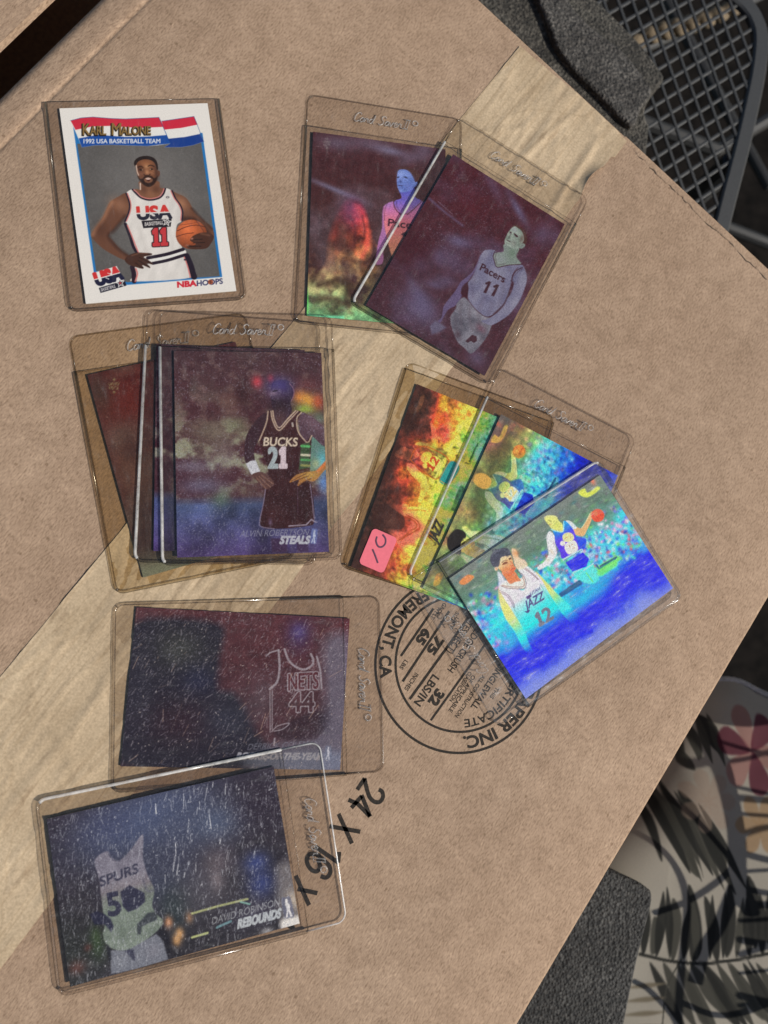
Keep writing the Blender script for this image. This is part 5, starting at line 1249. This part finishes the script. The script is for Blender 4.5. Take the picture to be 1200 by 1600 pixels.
def panel(name, prof, t0, mat=M_CARD, parent=box, seg=70, jit=.35, end=True):
    """profile (n, z) swept along t; local x = t, y = -n"""
    prof = np.array(prof); n_ = len(prof); P = np.zeros((n_, seg + (3 if end else 0), 3))
    for i, (n, z) in enumerate(prof):
        tt = np.linspace(t0, ttop(n) - 1.5, seg); zz = np.full(seg, z)
        if end: tt = np.r_[tt, ttop(n) - .4, ttop(n), ttop(n)]; zz = np.r_[zz, z - .35, z - 1.4, z - 100]
        jn = (vnoise(tt, np.full_like(tt, n), 9, 200, 3) - .5) * jit * (1 if i in (0, n_ - 1, n_ - 2) else 0)
        P[i, :, 0] = tt; P[i, :, 1] = -(n + jn); P[i, :, 2] = BO + zz
    return grid_mesh(name, P[:, ::-1] if False else P, mat, parent, None, False)


MID = -25.0
flap_r = panel('top_flap', [(MID, 0), (60, 0), (140, 0), (198.2, 0), (199.4, -.4), (200.2, -1.4), (200.4, -99.7)], -330)
panel('top_flap', [(-206, -60), (-217.4, -4.4), (-218, -3.0), (-217.6, -1.5), (-214, -.75), (-208, -.25), (-204.2, 0), (-203.2, -.25), (-202.4, -.75), (-201.6, -.2), (-200.4, .0), (-150, 0), (-90, 0), (MID - .6, 0)], -330)
wl_ = [(-206, -330), (200, -330), (200, 279), (-206, 304)]
V = [(t, -n, 0.0) for n, t in wl_] + [(t, -n, BO - 6) for n, t in wl_]
mesh('box_wall', V, [(0, 1, 5, 4), (1, 2, 6, 5), (2, 3, 7, 6), (3, 0, 4, 7), (0, 3, 2, 1)], M_CARD, box)
# paper tape
tt = np.arange(-330, 292.5, 1.3); nn = np.linspace(-60.3, 9.4, 56)
TT, NN = np.meshgrid(tt, nn); Z = np.full(TT.shape, .14)
w1 = vnoise(TT * .22, NN + TT * .05, 9, 210, 3); Z += .34 * np.clip(1 - np.abs(w1 - .5) * 16, 0, 1) ** 1.5
w2 = vnoise(TT * .5 + NN * .3, NN - TT * .2, 22, 211, 2); Z += .22 * np.clip(1 - np.abs(w2 - .5) * 22, 0, 1)
Z += .25 * vnoise(TT, NN, 20, 213, 2) + .35 * np.exp(-((NN - MID) / 2.2) ** 2)
for (ta, na, tb, nb_, h_, wd) in ((286, -18, 240, -26, .7, 1.5), (270, 5, 255, -32, .6, 1.2), (282, -2, 225, 2, .8, 1.6), (262, -28, 236, -52, .4, 1.2), (250, -10, 210, -20, .5, 1.2), (90, -50, 20, -58, .4, 1.0)):
    ex, ey = tb - ta, nb_ - na; l2 = ex * ex + ey * ey; k = np.clip(((TT - ta) * ex + (NN - na) * ey) / l2, 0, 1); dd = np.hypot(TT - ta - k * ex, NN - na - k * ey); Z += h_ * np.exp(-(dd / wd) ** 2) * np.sin(math.pi * np.clip(k, .02, .98)) ** .5
lift = np.exp(-((TT - 258) / 13) ** 2) * np.clip((NN - 2) / 7.4, 0, 1) ** 1.5; Z += 2.2 * lift
edge_j = (vnoise(tt, tt * 0, 7, 214, 3) - .5) * .8 + np.where(tt > 276, 1.6, 0) + np.where((tt > 246) & (tt < 268), -2.4 * np.sin((tt - 246) / 22 * math.pi), 0)
NN2 = NN + edge_j[None, :] * (np.clip((NN - 0) / 9.4, 0, 1) ** 2) + (vnoise(tt, tt * 0 + 5, 9, 215, 2) - .5)[None, :] * .3 * (NN < -58)
lim = ttop(NN2) + .9 + (vnoise(NN2, NN2 * 0, 4, 216, 2) - .5) * 1.2
over = np.clip(TT - (lim - 2.5), 0, None); TT2 = np.minimum(TT, lim); Z = Z - np.clip(over, 0, 6) ** 1.4 * .8
P = np.stack([TT2, -NN2, BO + Z], -1); grid_mesh('paper_tape', P[::1], M_TAPE, box, None, True)
# torn ridge along the short edge
def rip(n): return 4.4 + 3.4 * (vnoise(np.array([n]), np.array([0.]), 16, 220, 4)[0] - .5) + 1.2 * (vnoise(np.array([n]), np.array([9.]), 2.2, 224, 2)[0] - .5) - 1.2 * max(0, (40 - n) / 40)


nn = np.arange(9, 200, .5); V, Fc = [], []
for i, n in enumerate(nn):
    wd = rip(n); te = ttop(n)
    gap = max(0, .9 * (vnoise(np.array([n]), np.array([3.]), 9, 221, 3)[0] - .42)) * 1.6
    for (t, z) in ((te - wd, .02), (te - wd + .12, .05 + gap * .6), (te - wd + 1.2, .08 + gap * .35), (te - 1.6, .08), (te + .35, -.45), (te + .5, -2.2)): V.append((t, -n, BO + z))
for i in range(len(nn) - 1):
    for j in range(5): a = i * 6 + j; Fc.append((a, a + 1, a + 7, a + 6))
mesh('torn_edge_ridge', V, Fc, M_CARD, flap_r, True)
cr = []
for n0_, n1_ in ((20, 24), (28, 33), (41, 47), (52, 55), (67, 76), (84, 88), (90, 104), (106, 112), (116, 130)):
    ns = np.arange(n0_, n1_, .5); path = [(ttop(n) - rip(n) - .15, -n, BO + .04) for n in ns]
    cr.append(tube(path, [.08 + .24 * math.sin(math.pi * i / (len(path) - 1)) for i in range(len(path))], 4, False, .25))
V, Fc = merge(cr); mesh('split_line', V, Fc, simple('torn_paper_gap', (.05, .035, .025), .95), flap_r)


# printed stamp; reading direction runs down the tape, letters' tops point to the right-hand edge
def to_local(p): q = tn(p); return np.c_[q[:, 0], -q[:, 1]]


READ = lambda P, o: np.c_[o[0] - P[:, 0], o[1] - P[:, 1]]       # reading frame -> box-local (turned half round)
Q7 = lambda x, y: (570 + x / 3.636, 900 + y / 3.636)


def loc(px): return to_local(un([px], 0))[0]


def circ(pts):
    p = np.array([loc(Q7(*q)) for q in pts]); A = np.c_[2 * p, np.ones(len(p))]; s = np.linalg.lstsq(A, (p ** 2).sum(1), rcond=None)[0]
    return s[:2], math.sqrt(s[2] + s[0] ** 2 + s[1] ** 2)


c_out, r_out = circ([(58, 520), (540, 1015), (240, 110), (925, 790), (110, 300), (250, 880)])
c_in, r_in = circ([(163, 480), (540, 905), (360, 165), (850, 690), (200, 650), (330, 800)])
SC = (c_out + c_in) / 2
inkV, inkF = [], []


def add_ink(V2, Fc):
    b = len(inkV); inkV.extend((x, y, BO + .05) for x, y in V2); inkF.extend(tuple(i + b for i in f) for f in Fc)


def ring(r0, r1, n=120):
    a = np.arange(n) * 2 * math.pi / n; V2 = [SC + r0 * np.array((math.cos(t), math.sin(t))) for t in a] + [SC + r1 * np.array((math.cos(t), math.sin(t))) for t in a]
    add_ink(V2, [(i, n + i, n + (i + 1) % n, (i + 1) % n) for i in range(n)])


def bar(p, q, w):
    p, q = np.array(p), np.array(q); d = (q - p) / np.linalg.norm(q - p); s = np.array((-d[1], d[0])) * w / 2
    add_ink([p - s, q - s, q + s, p + s], [(0, 1, 2, 3)])


def line_text(t, start, h, bold=.02, length=None, sx=1.0):
    """start: box-local point of the baseline start"""
    V2, Fc = text_fill(t, bold); k = h; x = V2[:, 0] * h * sx
    if length: x = V2[:, 0] / V2[:, 0].max() * length
    add_ink([(start[0] - a, start[1] - b * h) for a, b in zip(x, V2[:, 1])], Fc)


def px_text(t, a, b, h, bold=.03):
    """baseline from a to b in the crop frame"""
    A, B = loc(Q7(*a)), loc(Q7(*b)); line_text(t, A, h, bold, np.linalg.norm(B - A))


def arc_text(t, r, mid_deg, h, bold=.03, inward=False, track=1.0):
    """mid_deg measured in the reading frame, counter-clockwise from its right"""
    V2, Fc = text_fill(t, bold); L_ = V2[:, 0].max() * h * track; out = []
    for x, y in V2:
        s = x * h * track - L_ / 2
        if inward: a = math.radians(mid_deg) + s / r; rr = r + h - y * h if False else r - y * h
        else: a = math.radians(mid_deg) - s / r; rr = r + y * h
        out.append((SC[0] - rr * math.cos(a), SC[1] - rr * math.sin(a)))
    add_ink(out, Fc)


ring(r_out - .55, r_out + .55); ring(r_in - .52, r_in + .52)
for a, b, w in (((390, 185), (205, 455), 1.1), ((480, 200), (215, 600), 1.1), ((590, 235), (255, 700), 1.2), ((690, 380), (375, 820), 1.0)): bar(loc(Q7(*a)), loc(Q7(*b)), w)


def ang_of(px):
    q = loc(px) - SC; return math.degrees(math.atan2(-q[1], -q[0]))


def arc_tail(t, spacer, r, mid, h, bold, track):
    """arc text that ends where a string as long as the spacer would end"""
    d_ = (text_fill(spacer, bold)[0][:, 0].max() - text_fill(t, bold)[0][:, 0].max()) * h * track
    arc_text(t, r, mid - math.degrees(d_ / 2 / r), h, bold, False, track)


band = r_out - r_in
hgt = band * .55
arc_tail('& PAPER INC.', 'OOOO PAPER INC.', r_in + band * .24, ang_of(Q7(930, 720)), hgt, .035, 1.06)
arc_text('FREMONT, CA', r_out - band * .22, ang_of(Q7(150, 290)), hgt, .035, True, 1.0)
arc_tail('CERTIFICATE', 'BOX CERTIFICATE', r_in - 5.2, ang_of(Q7(830, 690)), 3.4, .02, 1.12)
px_text('GROSS', (448, 150), (405, 232), 1.7, .02); px_text('WT LT', (418, 172), (376, 236), 1.7, .02)
px_text('65', (338, 292), (284, 366), 4.0, .06); px_text('LBS', (228, 474), (196, 522), 1.7, .02)
px_text('SIZE', (520, 200), (485, 252), 1.6, .02); px_text('LIMIT', (520, 232), (478, 284), 1.6, .02); px_text('75', (410, 336), (348, 424), 4.0, .06); px_text('INCHES', (288, 548), (222, 640), 1.8, .02)
px_text('LBS/IN', (388, 556), (272, 714), 3.5, .025); px_text('32', (412, 636), (354, 712), 4.2, .06)
px_text('EDGE CRUSH', (625, 300), (482, 540), 3.0, .02); px_text('TEST (ECT)', (585, 250), (470, 430), 2.9, .02)
px_text('CLASSIFICATION', (592, 540), (480, 706), 1.75, .02); px_text('OF APPLICABLE', (612, 560), (474, 764), 1.75, .02); px_text('ALL CONSTRUCTION', (668, 560), (502, 788), 1.75, .02); px_text('SINGLEWALL', (762, 500), (592, 738), 2.8, .025); px_text('THIS', (748, 628), (704, 684), 1.75, .02)
mesh('certificate_stamp', inkV, inkF, M_INK, flap_r)
inkV, inkF = [], []
Q4 = lambda x, y: (400 + x / 5, 1180 + y / 5)
for t, a, b, h in (('2', (785, 270), (835, 180), 0), ('4', (0, 0), (0, 0), 0)): pass
# stroke digits drawn as thick bands
def band_path(pts, w, sm=True):
    P_ = np.array([loc(Q4(*p)) for p in pts]); P_ = smooth_open(P_, 5) if sm and len(P_) > 2 else P_
    d_ = np.gradient(P_, axis=0); d_ /= np.linalg.norm(d_, axis=1)[:, None]; s_ = np.c_[-d_[:, 1], d_[:, 0]] * w / 2
    V2 = list(P_ - s_) + list(P_ + s_); n = len(P_); add_ink(V2, [(i, i + 1, n + i + 1, n + i) for i in range(n - 1)])


bw = 1.75
band_path([(790, 270), (850, 180)], bw, False); band_path([(848, 180), (865, 260), (890, 330), (930, 365), (970, 362), (992, 325), (985, 285), (960, 268)], bw)
band_path([(722, 348), (795, 380), (890, 478)], bw, False); band_path([(892, 480), (825, 312)], bw, False); band_path([(828, 318), (745, 412)], bw, False)
band_path([(645, 458), (750, 690)], bw, False); band_path([(575, 555), (815, 598)], bw, False)
band_path([(650, 755), (642, 840)], bw, False); band_path([(642, 838), (460, 712)], bw, False)
band_path([(505, 945), (550, 955), (580, 920), (575, 870), (540, 830), (480, 780), (430, 770), (398, 800), (405, 855), (440, 900), (480, 905), (500, 870), (485, 810)], bw)
band_path([(310, 940), (415, 1172)], bw, False); band_path([(325, 1045), (480, 1078)], bw, False)
band_path([(235, 1300), (270, 1340), (300, 1330)], bw)
mesh('size_printing', inkV, inkF, M_INK, flap_r)

# added table: keeps sun from under the gap, carries both boxes
tb = empty('gap_shade_table', (0, 0, -720), TA, 'added table top that keeps sunlight out of the gap between both boxes', 'table')
V, Fc = prism(np.array([(-320, 160), (284, 160), (430, 260), (430, 720), (-320, 720)]), 595, 619.6); mesh('added_table_top', V, Fc, simple('gap_bounce_brown', (.24, .12, .05), .7), tb)  # brown picked to bounce warm light into the gap
for x_, y_ in ((-300, 180), (260, 180), (260, 700), (-300, 700)):
    V, Fc = tube([(x_, y_, 596), (x_, y_, 0)], 14, 8); mesh('leg', V, Fc, M_METAL, tb)

# the next box, its flap reaching to the gap
bx2 = empty('cardboard_box', (0, 0, -100), TA, 'plain brown cardboard flap of another box across the dark gap', 'box')
B2 = 100
ns = np.linspace(-233.8, -640, 40); ts = np.linspace(-330, 420, 60)
P = np.zeros((len(ns), len(ts), 3)); TT, NN = np.meshgrid(ts, ns); jn = (vnoise(TT, NN * 0, 9, 230, 3) - .5) * .5 * (NN > -234)
P = np.stack([TT, -(NN + jn), np.full(TT.shape, B2 - .6)], -1); P2 = P.copy(); P2[..., 2] -= 4
grid_mesh('top_flap', P[::-1], M_CARD, bx2, None, False); grid_mesh('top_flap', P2, M_CARD, bx2, None, False)
V = [(t, 233.8, z) for z in (B2 - 4.6, B2 - .6) for t in (-330, 420)]; mesh('flap_edge', V, [(0, 1, 3, 2)], M_CARD, bx2)
V = [(t, y, z) for z in (0, B2 - 4.7) for (t, y) in ((-330, 470), (420, 470), (420, 640), (-330, 640))]; mesh('box_wall', V, [(0, 1, 5, 4), (1, 2, 6, 5), (2, 3, 7, 6), (3, 0, 4, 7)], M_CARD, bx2)

# ------------------------------------------------------------------ holders
GL = {
    'C': ([(1.3, 1.65), (1.05, 2.0), (.6, 1.9), (.25, 1.2), (.3, .35), (.7, 0), (1.25, .35)], 1.3),
    'a': ([(.8, .85), (.4, 1), (.1, .5), (.3, 0), (.68, .3), (.82, .95), (.8, .2), (1.05, .15)], 1.0),
    'r': ([(0, .2), (.22, 1.05), (.3, .8), (.62, .9), (.6, .3), (.85, .15)], .85),
    'd': ([(.8, .85), (.4, 1), (.1, .5), (.3, 0), (.7, .3), (1.0, 2.0), (.85, .3), (1.1, .1)], 1.15),
    'S': ([(1.35, 1.65), (1.0, 2.0), (.5, 1.75), (.6, 1.25), (1.0, .85), (.95, .25), (.45, 0), (.1, .3)], 1.35),
    'v': ([(0, .85), (.3, 0), (.65, .9), (.9, .8)], .85),
    'e': ([(.1, .5), (.6, .6), (.6, .95), (.3, 1), (.1, .5), (.35, 0), (.85, .2)], .85)}


def emboss():
    x = 0; lst = []; k = 2.35
    for ch in 'Card Saver':
        if ch == ' ': x += .75; continue
        pts, adv = GL[ch]; p = smooth_open(np.array(pts), 3)
        lst.append([((x + a + .3 * b) * k, b * k) for a, b in p]); x += adv
    x += .6
    for i in range(2):
        lst.append([((x + .3 * b) * k, b * k) for b in np.linspace(0, 2, 5)]); x += .55
    lst.append([((x - .35 + .3 * b) * k, 0) for b in (-4.4, 0)]); lst.append([((x + .25 + .3 * b) * k, 2 * k) for b in (-4.4, 0)])
    cx = (x + 1.2) * k; lst.append([(cx + 1.3 * math.cos(a), 1.55 * k + 1.3 * math.sin(a)) for a in np.linspace(0, 6.28, 12)])
    w = cx + 1.3
    return [[(a - w / 2, b) for a, b in q] for q in lst]


EMB = emboss()
HOLD = {   # centre x, y, turn of the open end, vinyl
    'A': (-51.5, 170.5, 8.6, 'clear', 75.0, 96.0, 'clear rigid holder around the white bordered card with red ribbon'),
    'B': (53.5, 173.6, -2.4, 'clear', 75.5, 111.8, 'clear holder half covered by the tilted holder that crosses the tape'),
    'C': (98.5, 161.4, -28.1, 'clear', 75.5, 111.8, 'clear tilted holder with dark maroon card crossing the pale tape'),
    'D': (-4.4, 66.9, 2.6, 'clear', 75.5, 110.5, 'topmost clear holder of the stack below the red ribbon card'),
    'D2': (-12.6, 66.0, -.6, 'clear', 75.5, 109.5, 'middle clear holder of the stack, its bright edge left of the green-striped player'),
    'D3': (-32.6, 60.6, 12.2, 'amber', 75.5, 111.5, 'amber tinted holder fanned out at the bottom of the player stack'),
    'E': (86.6, 46.3, -17.4, 'amber', 75.5, 99.5, 'amber tinted holder carrying the pink price sticker'),
    'F': (121.5, 39.6, -24.6, 'clear', 75.5, 108.5, 'clear holder between the stickered one and the bright blue card'),
    'G': (131.4, .6, 121.8, 'scuffed', 76.5, 109.0, 'scuffed clear holder over the round box stamp with bright blue card'),
    'H': (-1.6, -41.3, -88.4, 'clear', 75.5, 111.4, 'clear holder lying across the tape with dark scratched card'),
    'I': (-22.4, -108.9, -80.6, 'clear', 74.5, 113.0, 'clear holder over the printed box size with scratched blue card')}


def make_holder(key):
    x, y, a, vin, w, h, label = HOLD[key]
    sheet, rim = PLAST[vin]; rigid = key == 'A'
    e = empty('card_holder', (x, y, BASE[key]), R(a), label, 'card holder', 'clear plastic card holders')
    rt = 1.2 if rigid else 4.0
    o = rrect(w - 1.0, h - 1.0, 3.6, 6, rt); n = len(o)
    back = mesh('back_sheet', np.c_[o, np.full(n, .22)], [tuple(range(n))], sheet, e)
    cut = h / 2 - (1.0 if rigid else (4.0 if key == 'E' else 16.5))
    fr = np.array([(min(max(px_, -99), 99), min(py_, cut)) for px_, py_ in rrect(w - 1.0, 2 * (h / 2 - .5), 3.6, 6, .1)])
    front = mesh('front_sheet', np.c_[fr, np.full(n, 1.2)], [tuple(range(n))], sheet, e)
    # welded rim down one long side, round the closed end and up the other
    r_ = rrect(w - 1.0, h - 1.0, 3.6, 6, rt); seg = 7
    br = BRIGHT.get(key, '')
    left = np.vstack([[(-(w - 1) / 2, cut)], r_[2 * seg:2 * seg + 4]]); right = np.vstack([r_[3 * seg + 3:], [((w - 1) / 2, cut)]]); bot = r_[2 * seg + 3:3 * seg + 4]
    for pth, side in ((left, 'L'), (bot, 'B'), (right, 'R')):
        V, Fc = tube(np.c_[pth, np.full(len(pth), .70)], 0.64, 10, False, .98); mesh('welded_rim', V, Fc, M_BRIGHT if side in br else rim, e, True)
    if not rigid:
        path = np.vstack([[((w - 1) / 2, cut - 1)], r_[:2 * seg], [(-(w - 1) / 2, cut - 1)]])
        V, Fc = tube(np.c_[path, np.full(len(path), .32)], .34, 6, False, .8); mesh('open_end_edge', V, Fc, M_BRIGHT if 'T' in br else rim, e, True)
    V, Fc = tube([(-(w - 2) / 2, cut, 1.2), ((w - 2) / 2, cut, 1.2)], .2, 6, False, .55); mesh('front_lip', V, Fc, rim, front, True)
    if not rigid and key not in ('E', 'D2'):
        lst = [tube([(px_, h / 2 - 10.2 + py_, .36) for px_, py_ in q], .3, 6, False, .9) for q in EMB]
        V, Fc = merge(lst); mesh('embossed_lettering', V, Fc, M_EMB, back, True)
    return e


LABEL = {
    'A': 'white bordered basketball card with red, white and blue ribbon and orange ball',
    'B': 'maroon hologram card with pink-lit standing player, partly under a tilted holder',
    'C': 'dark maroon hologram card of one player in grey jersey number 11',
    'D': 'hologram card of player in dark jersey number 21 with hands on hips',
    'D2': 'dull violet hologram card peeking out left of the number 21 player',
    'D3': 'fanned out maroon hologram card in amber holder beneath the number 21 card',
    'E': 'red and yellow rainbow hologram card behind the pink sticker',
    'F': 'green and cyan rainbow hologram card between two other rainbow cards',
    'G': 'bright blue hologram card of two players, one in pale jersey number 12',
    'H': 'scratched maroon hologram card with thinly outlined jersey number 44',
    'I': 'heavily scratched dark blue hologram card with pale jersey number 50'}
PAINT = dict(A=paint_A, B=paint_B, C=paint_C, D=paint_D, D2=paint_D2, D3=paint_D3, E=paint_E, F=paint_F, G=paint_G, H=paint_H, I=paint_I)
BOW = {'H': 1.0, 'I': .6}


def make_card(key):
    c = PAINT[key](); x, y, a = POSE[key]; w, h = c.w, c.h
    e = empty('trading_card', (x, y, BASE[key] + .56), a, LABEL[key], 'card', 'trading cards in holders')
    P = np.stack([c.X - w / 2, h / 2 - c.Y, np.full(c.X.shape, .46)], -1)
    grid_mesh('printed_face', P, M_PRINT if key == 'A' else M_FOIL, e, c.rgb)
    V, Fc = prism(np.array([(-w / 2, -h / 2), (w / 2, -h / 2), (w / 2, h / 2), (-w / 2, h / 2)]), 0, .44); mesh('card_stock', V, Fc, M_STOCK if key == 'A' else M_DSTOCK, e)
    return e


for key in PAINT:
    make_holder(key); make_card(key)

# price sticker on the amber holder
stw = un([(585, 823), (621, 842), (598, 899), (560, 878)], 1.6); sc0 = stw.mean(0); sa_ = math.atan2(*(stw[1] - stw[0])[::-1])
e = empty('price_sticker', (*sc0, BASE['E'] + 1.26), R(-22.5), 'pink rounded price sticker with handwritten number 10', 'sticker')
o = rrect(11.9, 17.0, 1.8, 5); V, Fc = prism(o, 0, .12); stp = mesh('sticker_paper', V, Fc, M_STICK, e)
def pen(px_): w = un([(520 + a / 4.286, 560 + b / 4.286) for a, b in px_], 1.6) - sc0; a = R(22.5); return np.c_[w[:, 0] * math.cos(a) - w[:, 1] * math.sin(a), w[:, 0] * math.sin(a) + w[:, 1] * math.cos(a)]
st1 = smooth_open(pen([(266, 1278), (280, 1310), (302, 1370)]), 4); st0 = smooth_open(pen([(296, 1192), (290, 1225), (304, 1258), (330, 1262), (352, 1240), (352, 1206), (334, 1180)]), 5)
V, Fc = merge([tube(np.c_[q, np.full(len(q), .13)], .42, 6, False, .2) for q in (st1, st0)]); mesh('handwriting', V, Fc, M_PEN, stp)
